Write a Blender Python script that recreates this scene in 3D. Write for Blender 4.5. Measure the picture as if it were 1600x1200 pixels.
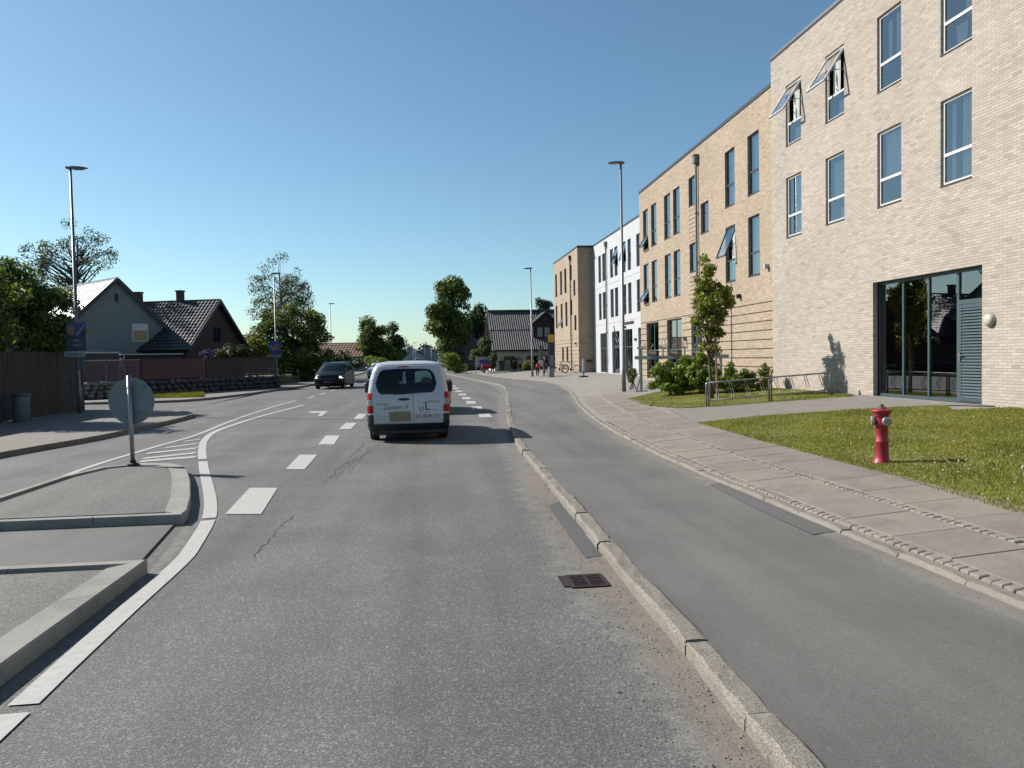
import bpy, bmesh, math, random
import numpy as np
from math import sin, cos, tan, pi, radians, atan2, hypot, sqrt, floor
from mathutils import Vector, Matrix
from mathutils.geometry import tessellate_polygon

for o in list(bpy.data.objects): bpy.data.objects.remove(o)
S = bpy.context.scene
COL = S.collection

# ------------------------------------------------------------------ camera
FPX, EYE = 1202.0, 1.85                       # focal length in photo pixels (1600 wide), eye height
YAW, PITCH, ROLL = radians(6.555), radians(2.03), radians(-1.1)
CAMM = Matrix.Rotation(-YAW, 3, 'Z') @ Matrix.Rotation(pi/2-PITCH, 3, 'X') @ Matrix.Rotation(ROLL, 3, 'Z')
cd = bpy.data.cameras.new('camera'); cam = bpy.data.objects.new('camera', cd); COL.objects.link(cam)
cd.sensor_fit = 'HORIZONTAL'; cd.sensor_width = 36.0; cd.lens = 36.0*FPX/1600.0
cd.clip_start = 0.05; cd.clip_end = 6000
cam.matrix_world = Matrix.Translation((0, 0, EYE)) @ CAMM.to_4x4()
S.camera = cam

# ------------------------------------------------------------------ sky, sun, exposure
SUN_EL = radians(36.0); SUN_AZ = atan2(-0.878, 0.479)      # azimuth clockwise from +Y
w = bpy.data.worlds.new('World'); S.world = w; w.use_nodes = True
wn = w.node_tree.nodes; wl = w.node_tree.links
sky = wn.new('ShaderNodeTexSky'); sky.sky_type = 'NISHITA'; sky.sun_disc = False
sky.sun_elevation = SUN_EL; sky.sun_rotation = SUN_AZ; sky.altitude = 700.0
sky.air_density = 1.0; sky.dust_density = 0.8; sky.ozone_density = 4.0
bg = wn['Background']; bg.inputs['Strength'].default_value = 0.082
wb = wn.new('ShaderNodeMix'); wb.data_type = 'RGBA'; wb.blend_type = 'MULTIPLY'; wb.inputs[0].default_value = 1.0
wb.inputs[7].default_value = (0.90, 1.01, 0.91, 1)          # camera white balance of the sky
wl.new(sky.outputs[0], wb.inputs[6]); wl.new(wb.outputs[2], bg.inputs[0])
sd = bpy.data.lights.new('sun', 'SUN'); sd.energy = 5.0; sd.angle = radians(0.53); sd.color = (1.0, 0.955, 0.88)
sun = bpy.data.objects.new('sun', sd); COL.objects.link(sun)
sdir = Vector((sin(SUN_AZ)*cos(SUN_EL), cos(SUN_AZ)*cos(SUN_EL), sin(SUN_EL)))
sun.rotation_euler = sdir.to_track_quat('Z', 'Y').to_euler(); sun.location = (-30, 20, 40)
S.view_settings.view_transform = 'Standard'; S.view_settings.look = 'None'
S.view_settings.gamma = 1.0; S.view_settings.use_curve_mapping = False
S.view_settings.exposure = 0.76
S.render.engine = 'CYCLES'

# ------------------------------------------------------------------ pixel helpers (a pixel is only a direction)
def ray(x, y):
    return CAMM @ Vector(((x-800)/FPX, (600-y)/FPX, -1.0))
def gp(x, y, z=0.0):
    d = ray(x, y); t = (z-EYE)/d.z
    return Vector((d.x*t, d.y*t, z))
def wy(x, y, Y):
    d = ray(x, y); t = Y/d.y
    return Vector((d.x*t, Y, EYE+d.z*t))
def plane_hit(x, y, O, t):                     # vertical plane through O along horizontal t -> (u, z)
    d = ray(x, y); n = Vector((-t.y, t.x, 0))
    k = n.dot(O)/n.dot(d)
    p = Vector((d.x*k, d.y*k, EYE+d.z*k))
    return (p-O).dot(t), p.z

# ------------------------------------------------------------------ object helpers
ORG = {}
def tag(o, label=None, cat=None, group=None, kind=None):
    if label: o['label'] = label
    if cat: o['category'] = cat
    if group: o['group'] = group
    if kind: o['kind'] = kind
    return o
def thing(name, label, cat, loc=(0, 0, 0), rz=0.0, group=None):
    o = bpy.data.objects.new(name, None); COL.objects.link(o)
    o.empty_display_size = 0.2
    o.location = loc; o.rotation_euler = (0, 0, rz)
    tag(o, label, cat, group); ORG[o] = Vector(loc)
    return o
def mesh_obj(name, me, parent=None, m=None):
    o = bpy.data.objects.new(name, me); COL.objects.link(o)
    if m is not None and not me.materials:
        for q in (m if isinstance(m, (list, tuple)) else [m]): me.materials.append(q)
    if parent is not None:
        o.parent = parent
        ORG[o] = ORG.get(parent, Vector((0, 0, 0)))
    else:
        ORG[o] = Vector((0, 0, 0))
    return o
def copy_tree(o, parent=None):
    c = o.copy(); COL.objects.link(c); c.parent = parent
    ORG[c] = ORG.get(o, Vector((0, 0, 0)))
    for ch in [k for k in o.children]: copy_tree(ch, c)
    return c

class MB:
    """collects polygons; build() links them as one mesh object"""
    def __init__(s): s.v = []; s.f = []; s.mi = []; s.uv = []; s.cm = 0
    def add(s, pts, faces, uvs=None):
        b = len(s.v); s.v += [tuple(p) for p in pts]
        for i, f in enumerate(faces):
            s.f.append([b+k for k in f]); s.mi.append(s.cm)
            s.uv.append(uvs[i] if uvs else None)
        return s
    def quad(s, a, b, c, d, uv=None): return s.add([a, b, c, d], [[0, 1, 2, 3]], [uv] if uv else None)
    def box(s, c, sz, rz=0, bev=0.0, R=None):
        x, y, z = sz[0]/2, sz[1]/2, sz[2]/2
        R = R or Matrix.Rotation(rz, 3, 'Z'); c = Vector(c)
        if bev <= 0:
            P = [(-x,-y,-z),(x,-y,-z),(x,y,-z),(-x,y,-z),(-x,-y,z),(x,-y,z),(x,y,z),(-x,y,z)]
            F = [[0,3,2,1],[4,5,6,7],[0,1,5,4],[1,2,6,5],[2,3,7,6],[3,0,4,7]]
        else:
            b = min(bev, x*.49, y*.49, z*.49); P = []; F = []
            idx = {}
            for i, sx in enumerate((-1,1)):
                for j, sy in enumerate((-1,1)):
                    for k, sz_ in enumerate((-1,1)):
                        idx[i,j,k,0] = len(P); P.append((sx*x, sy*(y-b), sz_*(z-b)))
                        idx[i,j,k,1] = len(P); P.append((sx*(x-b), sy*y, sz_*(z-b)))
                        idx[i,j,k,2] = len(P); P.append((sx*(x-b), sy*(y-b), sz_*z))
            g = idx
            for i in (0,1):
                q = [g[i,0,0,0], g[i,1,0,0], g[i,1,1,0], g[i,0,1,0]]; F.append(q if i else q[::-1])
                q = [g[0,i,0,1], g[0,i,1,1], g[1,i,1,1], g[1,i,0,1]]; F.append(q if i else q[::-1])
                q = [g[0,0,i,2], g[1,0,i,2], g[1,1,i,2], g[0,1,i,2]]; F.append(q if i else q[::-1])
            for i in (0,1):
                for j in (0,1):
                    F.append([g[i,j,0,0], g[i,j,1,0], g[i,j,1,1], g[i,j,0,1]])
                    F.append([g[i,0,j,0], g[i,1,j,0], g[i,1,j,2], g[i,0,j,2]])
                    F.append([g[0,i,j,1], g[1,i,j,1], g[1,i,j,2], g[0,i,j,2]])
            for i in (0,1):
                for j in (0,1):
                    for k in (0,1): F.append([g[i,j,k,0], g[i,j,k,1], g[i,j,k,2]])
        return s.add([c+R@Vector(p) for p in P], F)
    def bar(s, a, b, wd, ht, up=(0,0,1)):
        a = Vector(a); b = Vector(b); d = b-a; L = d.length
        if L < 1e-6: return s
        y = d/L; u = Vector(up); x = y.cross(u)
        if x.length < 1e-4: x = y.cross(Vector((1,0,0)))
        x.normalize(); z = x.cross(y)
        return s.box((a+b)/2, (wd, L, ht), R=Matrix((x, y, z)).transposed())
    def tube(s, path, rad, n=8, cap=True):
        path = [Vector(p) for p in path]; m = len(path)
        rad = rad if isinstance(rad, (list, tuple)) else [rad]*m
        rings = []; ref = Vector((0.31, 0.17, 0.93))
        for i, p in enumerate(path):
            d = (path[min(i+1, m-1)]-path[max(i-1, 0)]).normalized()
            x = d.cross(ref)
            if x.length < .05: x = d.cross(Vector((1, 0, 0)))
            x.normalize(); y = d.cross(x)
            rings.append([p+(x*cos(2*pi*k/n)+y*sin(2*pi*k/n))*rad[i] for k in range(n)])
        F = []
        for i in range(m-1):
            for k in range(n):
                a, b = i*n+k, i*n+(k+1)%n; F.append([a, b, b+n, a+n])
        if cap: F.append(list(range(n))[::-1]); F.append([(m-1)*n+k for k in range(n)])
        return s.add([p for r in rings for p in r], F)
    def lathe(s, prof, n=20, c=(0,0,0), R=None, cap=True):
        c = Vector(c); R = R or Matrix.Identity(3); P = []; F = []
        for r, z in prof:
            for k in range(n): P.append(c+R@Vector((r*cos(2*pi*k/n), r*sin(2*pi*k/n), z)))
        m = len(prof)
        for i in range(m-1):
            for k in range(n):
                a, b = i*n+k, i*n+(k+1)%n; F.append([a, b, b+n, a+n])
        if cap: F.append(list(range(n))[::-1]); F.append([(m-1)*n+k for k in range(n)])
        return s.add(P, F)
    def ring(s, c, R, r1, r2, n=24):           # torus, axis = local z
        P = []; F = []; k2 = 6
        for i in range(n):
            for j in range(k2):
                a, b = 2*pi*i/n, 2*pi*j/k2; q = r1+r2*cos(b)
                P.append(Vector(c)+R@Vector((q*cos(a), q*sin(a), r2*sin(b))))
        for i in range(n):
            for j in range(k2):
                F.append([i*k2+j, ((i+1)%n)*k2+j, ((i+1)%n)*k2+(j+1)%k2, i*k2+(j+1)%k2])
        return s.add(P, F)
    def prism(s, poly, z0, z1, top=True, bottom=False):
        n = len(poly); P = [(p[0], p[1], z0) for p in poly]+[(p[0], p[1], z1) for p in poly]
        F = [[i, (i+1)%n, n+(i+1)%n, n+i] for i in range(n)]
        if top:
            for t in tessellate_polygon([[Vector((p[0], p[1], 0)) for p in poly]]):
                a, b, c = t
                A = (Vector(poly[b]).to_2d()-Vector(poly[a]).to_2d()); B = (Vector(poly[c]).to_2d()-Vector(poly[a]).to_2d())
                if A.cross(B) < 0: b, c = c, b
                F.append([n+a, n+b, n+c])
        return s.add(P, F)
    def build(s, name, m, parent=None, smooth=False, local=False):
        me = bpy.data.meshes.new(name)
        off = Vector((0, 0, 0)) if (parent is None or local) else ORG[parent]
        me.from_pydata([(p[0]-off.x, p[1]-off.y, p[2]-off.z) for p in s.v], [], s.f)
        if any(u is not None for u in s.uv):
            uvl = me.uv_layers.new(name='UVMap'); k = 0
            dat = []
            for i, f in enumerate(s.f):
                u = s.uv[i] or [(0, 0)]*len(f)
                for q in u: dat += [q[0], q[1]]
            uvl.data.foreach_set('uv', dat)
        ms = m if isinstance(m, (list, tuple)) else [m]
        for q in ms: me.materials.append(q)
        if len(ms) > 1: me.polygons.foreach_set('material_index', s.mi)
        if smooth: me.polygons.foreach_set('use_smooth', [True]*len(me.polygons))
        me.update()
        return mesh_obj(name, me, parent)

def np_mesh(name, V, F, m, parent=None, smooth=False):
    """fast mesh from numpy arrays, F of constant width"""
    me = bpy.data.meshes.new(name); k = F.shape[1]
    if parent is not None:
        o = ORG[parent]; V = V-np.array([o.x, o.y, o.z])
    me.vertices.add(len(V)); me.vertices.foreach_set('co', V.astype(np.float32).ravel())
    me.loops.add(F.size); me.loops.foreach_set('vertex_index', F.astype(np.int32).ravel())
    me.polygons.add(len(F)); me.polygons.foreach_set('loop_start', np.arange(0, F.size, k, dtype=np.int32))
    me.polygons.foreach_set('loop_total', np.full(len(F), k, dtype=np.int32))
    me.update(calc_edges=True); me.validate()
    for q in (m if isinstance(m, (list, tuple)) else [m]): me.materials.append(q)
    if smooth: me.polygons.foreach_set('use_smooth', [True]*len(F))
    return mesh_obj(name, me, parent)

# ------------------------------------------------------------------ materials
GA = .625                                  # pale surfaces, balanced against the exposure
def nmat(name):
    m = bpy.data.materials.new(name); m.use_nodes = True
    nt = m.node_tree; b = nt.nodes['Principled BSDF']
    return m, nt, nt.nodes, nt.links, b
def N(nt, t, **kw):
    n = nt.nodes.new(t)
    for k, v in kw.items():
        if hasattr(n, k): setattr(n, k, v)
        else: n.inputs[k].default_value = v
    return n
def ramp(nt, fac, stops):
    r = nt.nodes.new('ShaderNodeValToRGB'); e = r.color_ramp.elements
    while len(e) < len(stops): e.new(0.5)
    for i, (p, c) in enumerate(stops):
        e[i].position = p; e[i].color = (c[0], c[1], c[2], 1) if isinstance(c, (tuple, list)) else (c, c, c, 1)
    nt.links.new(fac, r.inputs[0]); return r.outputs[0]
def mixc(nt, fac, a, b, mode='MIX'):
    n = nt.nodes.new('ShaderNodeMix'); n.data_type = 'RGBA'; n.blend_type = mode
    for sock, val in ((n.inputs[0], fac), (n.inputs[6], a), (n.inputs[7], b)):
        if hasattr(val, 'links'): nt.links.new(val, sock)
        elif isinstance(val, (int, float)): sock.default_value = val
        else: sock.default_value = (val[0], val[1], val[2], 1)
    return n.outputs[2]
def pos(nt): return nt.nodes.new('ShaderNodeNewGeometry').outputs['Position']
def noise(nt, vec, scale, detail=2.0, rough=.55, dist=0.0):
    n = nt.nodes.new('ShaderNodeTexNoise'); n.inputs['Scale'].default_value = scale
    n.inputs['Detail'].default_value = detail; n.inputs['Roughness'].default_value = rough
    n.inputs['Distortion'].default_value = dist
    if vec is not None: nt.links.new(vec, n.inputs['Vector'])
    return n.outputs['Fac']
def bump(nt, b, h, strength, dist=0.01):
    n = nt.nodes.new('ShaderNodeBump'); n.inputs['Strength'].default_value = strength
    n.inputs['Distance'].default_value = dist
    nt.links.new(h, n.inputs['Height']); nt.links.new(n.outputs[0], b.inputs['Normal'])
def mat(name, col, rough=.6, metal=0.0, var=0.18, vs=6.0, bs=0.0, bsc=60.0, spec=.5, coat=0.0, emit=None):
    m, nt, ns, ls, b = nmat(name)
    col = tuple(c*(GA if min(col) > .2 else GA*1.2) for c in col)
    p = pos(nt); f = noise(nt, p, vs, 4)
    lo = tuple(c*(1-var) for c in col); hi = tuple(min(1, c*(1+var)) for c in col)
    ls.new(ramp(nt, f, [(.3, lo), (.7, hi)]), b.inputs['Base Color'])
    b.inputs['Roughness'].default_value = rough; b.inputs['Metallic'].default_value = metal
    b.inputs['Specular IOR Level'].default_value = spec
    if coat: b.inputs['Coat Weight'].default_value = coat; b.inputs['Coat Roughness'].default_value = .05
    if bs: bump(nt, b, noise(nt, p, bsc, 3), bs)
    if emit: b.inputs['Emission Color'].default_value = (*emit[:3], 1); b.inputs['Emission Strength'].default_value = emit[3]
    return m
def asphalt(name, base, speck=.45, warm=(1, .99, .96), sscale=85.0, dirt=True, big=.16, chip=1.0):
    m, nt, ns, ls, b = nmat(name); p = pos(nt); base *= GA
    f1 = noise(nt, p, sscale, 3.0, .75); f2 = noise(nt, p, sscale*2.3, 2.0, .7)
    c = ramp(nt, f1, [(.30, tuple(base*(1-speck)*q for q in warm)), (.52, tuple(base*q for q in warm)), (.72, tuple(min(1, base*(1+speck*2.1))*q for q in warm))])
    v = nt.nodes.new('ShaderNodeTexVoronoi'); v.inputs['Scale'].default_value = sscale*.8; ls.new(p, v.inputs['Vector'])
    chips = ramp(nt, v.outputs['Color'], [(.62, 0.0), (.9, chip)])
    c = mixc(nt, chips, c, tuple(base*2.0*q for q in warm))
    lg = ramp(nt, noise(nt, p, .55, 5, .62, .4), [(.28, 1-big*1.3), (.72, 1+big*.2)])
    c = mixc(nt, 1.0, c, lg, 'MULTIPLY')
    mp = N(nt, 'ShaderNodeMapping'); mp.inputs['Scale'].default_value = (1.4, .07, 1); ls.new(p, mp.inputs['Vector'])
    tr = ramp(nt, noise(nt, mp.outputs[0], 1.0, 3), [(.32, .80), (.5, 1.0), (.70, 1.14)])
    c = mixc(nt, 1.0, c, tr, 'MULTIPLY')
    st = ramp(nt, noise(nt, p, 1.3, 6, .7), [(.60, 0.0), (.78, .35)])
    c = mixc(nt, st, c, tuple(base*.55*q for q in warm))
    if dirt:
        a = nt.nodes.new('ShaderNodeAttribute'); a.attribute_name = 'dirt'
        g = nt.nodes.new('ShaderNodeMath'); g.operation = 'ADD'
        ls.new(a.outputs['Fac'], g.inputs[0])
        nn = nt.nodes.new('ShaderNodeMath'); nn.operation = 'MULTIPLY_ADD'; ls.new(noise(nt, p, 4.2, 6, .7), nn.inputs[0]); nn.inputs[1].default_value = 1.5; nn.inputs[2].default_value = -1.05
        ls.new(nn.outputs[0], g.inputs[1])
        gm = nt.nodes.new('ShaderNodeMath'); gm.operation = 'MULTIPLY'; ls.new(g.outputs[0], gm.inputs[0]); gm.use_clamp = True
        ls.new(ramp(nt, a.outputs['Fac'], [(.02, 0.0), (.2, 1.0)]), gm.inputs[1])
        dc = ramp(nt, noise(nt, p, 70, 4, .8), [(.3, (.105, .083, .065)), (.5, (.185, .152, .124)), (.72, (.28, .245, .205))])
        dp = ramp(nt, noise(nt, p, 90, 4, .8), [(.3, (.17, .155, .13)), (.55, (.27, .248, .215)), (.75, (.34, .318, .28))])
        dc = mixc(nt, ramp(nt, a.outputs['Fac'], [(.50, 0.0), (.80, 1.0)]), dp, dc)
        c = mixc(nt, gm.outputs[0], c, dc)
    ls.new(c, b.inputs['Base Color'])
    b.inputs['Roughness'].default_value = .82; b.inputs['Specular IOR Level'].default_value = .35
    bump(nt, b, f1, .55, .006)
    return m
def brick(name, c1, c2, mortar, w=.24, h=.0667, ms=.011, big=.10, bstr=.55):
    m, nt, ns, ls, b = nmat(name)
    c1, c2, mortar = [tuple(q*GA for q in c) for c in (c1, c2, mortar)]
    uv = nt.nodes.new('ShaderNodeUVMap'); uv.uv_map = 'UVMap'
    br = nt.nodes.new('ShaderNodeTexBrick')
    for k, v in (('Scale', 1.0), ('Mortar Size', ms), ('Mortar Smooth', .25), ('Bias', 0.0), ('Brick Width', w), ('Row Height', h)): br.inputs[k].default_value = v
    br.inputs['Color1'].default_value = (*c1, 1); br.inputs['Color2'].default_value = (*c2, 1); br.inputs['Mortar'].default_value = (*mortar, 1)
    ls.new(uv.outputs[0], br.inputs['Vector'])
    n1 = ramp(nt, noise(nt, uv.outputs[0], .35, 5, .6), [(.3, 1-big), (.7, 1+big*.5)])
    def mth(op, a, b_=None):
        q = nt.nodes.new('ShaderNodeMath'); q.operation = op
        for k, v in ((0, a), (1, b_)):
            if v is None: continue
            if hasattr(v, 'links'): ls.new(v, q.inputs[k])
            else: q.inputs[k].default_value = v
        return q.outputs[0]
    sx = nt.nodes.new('ShaderNodeSeparateXYZ'); ls.new(uv.outputs[0], sx.inputs[0])
    row = mth('FLOOR', mth('DIVIDE', sx.outputs[1], h)); par = mth('SUBTRACT', 1.0, mth('FLOORED_MODULO', row, 2.0))
    cel = mth('FLOOR', mth('DIVIDE', mth('ADD', sx.outputs[0], mth('MULTIPLY', par, w*.5)), w))
    cx = nt.nodes.new('ShaderNodeCombineXYZ'); ls.new(cel, cx.inputs[0]); ls.new(row, cx.inputs[1])
    wn_ = nt.nodes.new('ShaderNodeTexWhiteNoise'); ls.new(cx.outputs[0], wn_.inputs['Vector'])
    n2 = ramp(nt, wn_.outputs['Value'], [(0.0, .74), (.10, .90), (.6, 1.0), (1.0, 1.12)])
    c = mixc(nt, 1.0, br.outputs['Color'], n1, 'MULTIPLY'); c = mixc(nt, .75, c, n2, 'MULTIPLY')
    ls.new(c, b.inputs['Base Color']); b.inputs['Roughness'].default_value = .9; b.inputs['Specular IOR Level'].default_value = .25
    inv = nt.nodes.new('ShaderNodeMath'); inv.operation = 'SUBTRACT'; inv.inputs[0].default_value = 1; ls.new(br.outputs['Fac'], inv.inputs[1])
    ad = nt.nodes.new('ShaderNodeMath'); ad.operation = 'MULTIPLY_ADD'; ls.new(wn_.outputs['Value'], ad.inputs[0]); ad.inputs[1].default_value = .5; ls.new(inv.outputs[0], ad.inputs[2])
    bump(nt, b, ad.outputs[0], bstr, .008)
    return m
def leafmat(name, dark, mid, light, trans=.25):
    m, nt, ns, ls, b = nmat(name)
    dark, mid, light = [tuple(q*.86 for q in c) for c in (dark, mid, light)]
    g = nt.nodes.new('ShaderNodeNewGeometry')
    c = ramp(nt, g.outputs['Random Per Island'], [(0.0, dark), (.55, mid), (1.0, light)])
    lg = ramp(nt, noise(nt, g.outputs['Position'], .9, 3), [(.3, .72), (.7, 1.2)])
    c = mixc(nt, 1.0, c, lg, 'MULTIPLY')
    ls.new(c, b.inputs['Base Color']); b.inputs['Roughness'].default_value = .55; b.inputs['Specular IOR Level'].default_value = .4
    t = nt.nodes.new('ShaderNodeBsdfTranslucent'); ls.new(mixc(nt, 1.0, c, (1.25, 1.2, .55), 'MULTIPLY'), t.inputs[0])
    mx = nt.nodes.new('ShaderNodeMixShader'); mx.inputs[0].default_value = trans
    ls.new(b.outputs[0], mx.inputs[1]); ls.new(t.outputs[0], mx.inputs[2])
    ls.new(mx.outputs[0], nt.nodes['Material Output'].inputs['Surface'])
    return m
def glassmat(name, tint, base_refl=.10, rough=.01, ior=1.5):
    m, nt, ns, ls, b = nmat(name); ns.remove(b)
    tr = nt.nodes.new('ShaderNodeBsdfTransparent'); tr.inputs[0].default_value = (*tint, 1)
    gl = nt.nodes.new('ShaderNodeBsdfGlossy'); gl.inputs['Roughness'].default_value = rough; gl.inputs[0].default_value = (.95, .98, 1, 1)
    fr = nt.nodes.new('ShaderNodeFresnel'); fr.inputs[0].default_value = ior
    bu = nt.nodes.new('ShaderNodeBump'); bu.inputs['Strength'].default_value = .02; bu.inputs['Distance'].default_value = .02
    ls.new(noise(nt, pos(nt), 1.1, 1), bu.inputs['Height']); ls.new(bu.outputs[0], gl.inputs['Normal'])
    ad = nt.nodes.new('ShaderNodeMath'); ad.operation = 'MULTIPLY_ADD'; ls.new(fr.outputs[0], ad.inputs[0]); ad.inputs[1].default_value = 1.6; ad.inputs[2].default_value = base_refl; ad.use_clamp = True
    mx = nt.nodes.new('ShaderNodeMixShader'); ls.new(ad.outputs[0], mx.inputs[0]); ls.new(tr.outputs[0], mx.inputs[1]); ls.new(gl.outputs[0], mx.inputs[2])
    ls.new(mx.outputs[0], nt.nodes['Material Output'].inputs['Surface'])
    return m

def worn_paint(name, col):
    m, nt, ns, ls, b = nmat(name); p = pos(nt); col = tuple(c*GA for c in col)
    c = ramp(nt, noise(nt, p, 14, 5, .7), [(.3, tuple(q*.82 for q in col)), (.7, tuple(q*1.08 for q in col))])
    sp = ramp(nt, noise(nt, p, 95, 3, .8), [(.60, 0.0), (.72, .65)])
    wr = ramp(nt, noise(nt, p, 2.2, 6, .75), [(.52, 0.12), (.72, 1.0)])
    q = nt.nodes.new('ShaderNodeMath'); q.operation = 'MULTIPLY'; ls.new(sp, q.inputs[0]); ls.new(wr, q.inputs[1])
    ls.new(mixc(nt, q.outputs[0], c, (.10, .098, .092)), b.inputs['Base Color'])
    b.inputs['Roughness'].default_value = .75; bump(nt, b, noise(nt, p, 95, 3, .8), .3, .004)
    return m
def granite(name, col, amt=1.0, sc=150.0):
    m, nt, ns, ls, b = nmat(name); p = pos(nt); col = tuple(q*GA*1.06 for q in col)
    f1 = noise(nt, p, sc, 3, .8)
    c = ramp(nt, f1, [(.32, tuple(q*(1-.5*amt) for q in col)), (.5, col), (.70, tuple(min(1, q*(1+.6*amt)) for q in col))])
    lg = ramp(nt, noise(nt, p, 1.7, 6, .7, .3), [(.28, .70), (.5, 1.0), (.75, 1.14)])
    c = mixc(nt, 1.0, c, lg, 'MULTIPLY')
    st = ramp(nt, noise(nt, p, 7.0, 5, .7), [(.56, 0.0), (.74, .55)])
    c = mixc(nt, st, c, (col[0]*.58, col[1]*.53, col[2]*.46))
    ls.new(c, b.inputs['Base Color']); b.inputs['Roughness'].default_value = .9; b.inputs['Specular IOR Level'].default_value = .3
    bump(nt, b, f1, .5, .008)
    return m
M = {}
M['asphalt'] = asphalt('asphalt', .165, .78, (1, .985, .93), 105, True, .24, 1.0)
M['asphalt_bike'] = asphalt('bike_lane_asphalt', .185, .20, (1, .985, .92), 150, True, .20, .35)
M['asphalt_patch'] = asphalt('asphalt_patch', .135, .40, (1, .99, .95), 140, False, .08, .5)
M['asphalt_island'] = asphalt('island_asphalt', .17, .5, (1, .975, .90), 110)
M['paint'] = worn_paint('road_paint', (.56, .54, .51))
M['granite'] = granite('granite_kerb', (.265, .240, .205), 1.5, 100)
M['granite_pale'] = granite('pale_concrete_kerb', (.36, .345, .31), .5)
M['granite_worn'] = granite('worn_kerb', (.265, .24, .205), .8)
M['slab'] = granite('paving_slab', (.285, .248, .212), .45, 120)
M['slab2'] = granite('paving_slab_grey', (.262, .233, .203), .45, 120)
M['mortar'] = mat('joint_sand', (.30, .255, .20), .95, var=.35, vs=20, bs=.4, bsc=80)
M['sett'] = granite('granite_sett', (.30, .262, .228), .8)
M['plaza'] = mat('plaza_paving', (.245, .225, .20), .9, var=.14, vs=1.2, bs=.25, bsc=60)
M['path'] = mat('path_asphalt', (.20, .182, .158), .9, var=.15, vs=3, bs=.35, bsc=70)
M['soil'] = mat('earth', (.075, .065, .04), .95, var=.4, vs=5, bs=.5, bsc=20)
M['lawn'] = mat('lawn_turf', (.155, .165, .034), .9, var=.35, vs=2.4, bs=.6, bsc=30)
M['field'] = mat('rough_ground', (.07, .085, .03), .95, var=.4, vs=.3)
M['brick_pale'] = brick('pale_brick', (.600, .515, .440), (.515, .440, .375), (.44, .385, .335))  # mortar toned darker for the shadowed joint lines
M['brick_yellow'] = brick('yellow_brick', (.585, .465, .345), (.48, .37, .265), (.40, .325, .255))
M['render_white'] = mat('white_facade', (.60, .61, .63), .8, var=.06, vs=1.1, bs=.1, bsc=20)
M['coping'] = mat('roof_coping', (.035, .037, .042), .5, metal=.2, var=.2)
M['coping_grey'] = mat('zinc_coping', (.22, .22, .22), .45, metal=.6, var=.15)
M['frame_white'] = mat('white_window_frame', (.78, .78, .77), .4, var=.04)
M['frame_grey'] = mat('grey_window_frame', (.045, .056, .062), .4, var=.12)
M['frame_teal'] = mat('slate_green_frame', (.058, .088, .098), .4, var=.1)
M['reveal'] = mat('dark_reveal', (.045, .034, .03), .7, var=.25)
M['glass'] = glassmat('window_glass', (.92, .95, .94), .13)
M['glass_dark'] = glassmat('shopfront_glass', (.42, .50, .48), .12)
M['glass_far'] = glassmat('far_window_glass', (.35, .42, .45), .26)
M['curtain'] = mat('net_curtain', (.86, .87, .84), .9, var=.08, vs=8)
M['interior'] = mat('dim_room', (.16, .15, .14), .9, var=.2, vs=1)
M['galv'] = mat('galvanised_steel', (.42, .43, .44), .42, metal=.75, var=.15, vs=12)
M['lamp_post'] = mat('lamp_post_grey', (.20, .21, .22), .45, metal=.6, var=.12)
M['lamp_head'] = mat('lamp_head_grey', (.19, .20, .215), .4, metal=.4, var=.1)
M['sign_back'] = mat('sign_back_grey', (.19, .235, .26), .5, metal=.4, var=.12, vs=4)
M['black_plastic'] = mat('black_plastic', (.018, .018, .019), .55, var=.2)
M['rubber'] = mat('tyre_rubber', (.016, .016, .016), .8, var=.25, vs=20)
M['hydrant'] = mat('hydrant_red', (.31, .010, .028), .5, var=.22, vs=9, bs=.12, bsc=40)
M['hydrant_top'] = mat('weathered_iron', (.10, .075, .06), .6, metal=.3, var=.3, vs=30)
M['alu'] = mat('brushed_aluminium', (.52, .50, .47), .38, metal=.7, var=.15, vs=25)
M['wood_dark'] = mat('weathered_dark_boards', (.050, .042, .034), .85, var=.4, vs=7, bs=.4, bsc=30)
M['wood_purple'] = mat('plum_boards', (.105, .058, .075), .6, var=.25, vs=9)
M['wood_red'] = mat('dark_red_boards', (.075, .022, .022), .6, var=.25, vs=9)
M['wood_brown'] = mat('brown_timber', (.06, .04, .033), .8, var=.3, vs=9)
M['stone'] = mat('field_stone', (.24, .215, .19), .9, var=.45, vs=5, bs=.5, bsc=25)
M['stone_shaded'] = mat('shaded_wall_stone', (.10, .092, .085), .9, var=.4, vs=4, bs=.5, bsc=25)  # dark tone carries the shadow lying on this wall
M['plaster_grey'] = mat('grey_brick_render', (.27, .30, .30), .85, var=.1, vs=3, bs=.2, bsc=40)
M['metal_roof'] = mat('metal_roof', (.50, .52, .54), .36, metal=.75, var=.06)
M['tile_dark'] = mat('dark_roof_tile', (.040, .039, .040), .42, var=.3, vs=6)
M['tile_grey'] = mat('grey_corrugated_roof', (.085, .082, .082), .6, var=.35, vs=3)
M['tile_red'] = mat('red_roof_tile', (.30, .08, .035), .7, var=.3, vs=5)
M['tile_brown'] = mat('brown_roof_tile', (.17, .085, .055), .7, var=.3, vs=3)
M['barge'] = mat('dark_barge_board', (.022, .026, .036), .5, var=.2)
M['charred'] = mat('black_boards', (.012, .012, .014), .7, var=.3)
M['chimney'] = mat('chimney_brick', (.10, .062, .05), .85, var=.3, vs=9)
M['white_wall'] = mat('white_wall', (.62, .62, .60), .85, var=.06)
M['bark'] = mat('bark', (.085, .068, .052), .9, var=.4, vs=14, bs=.5, bsc=25)
M['birch_bark'] = mat('birch_bark', (.30, .28, .26), .85, var=.5, vs=6)
M['stake'] = mat('tree_stake', (.30, .20, .12), .8, var=.25, vs=14)
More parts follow.
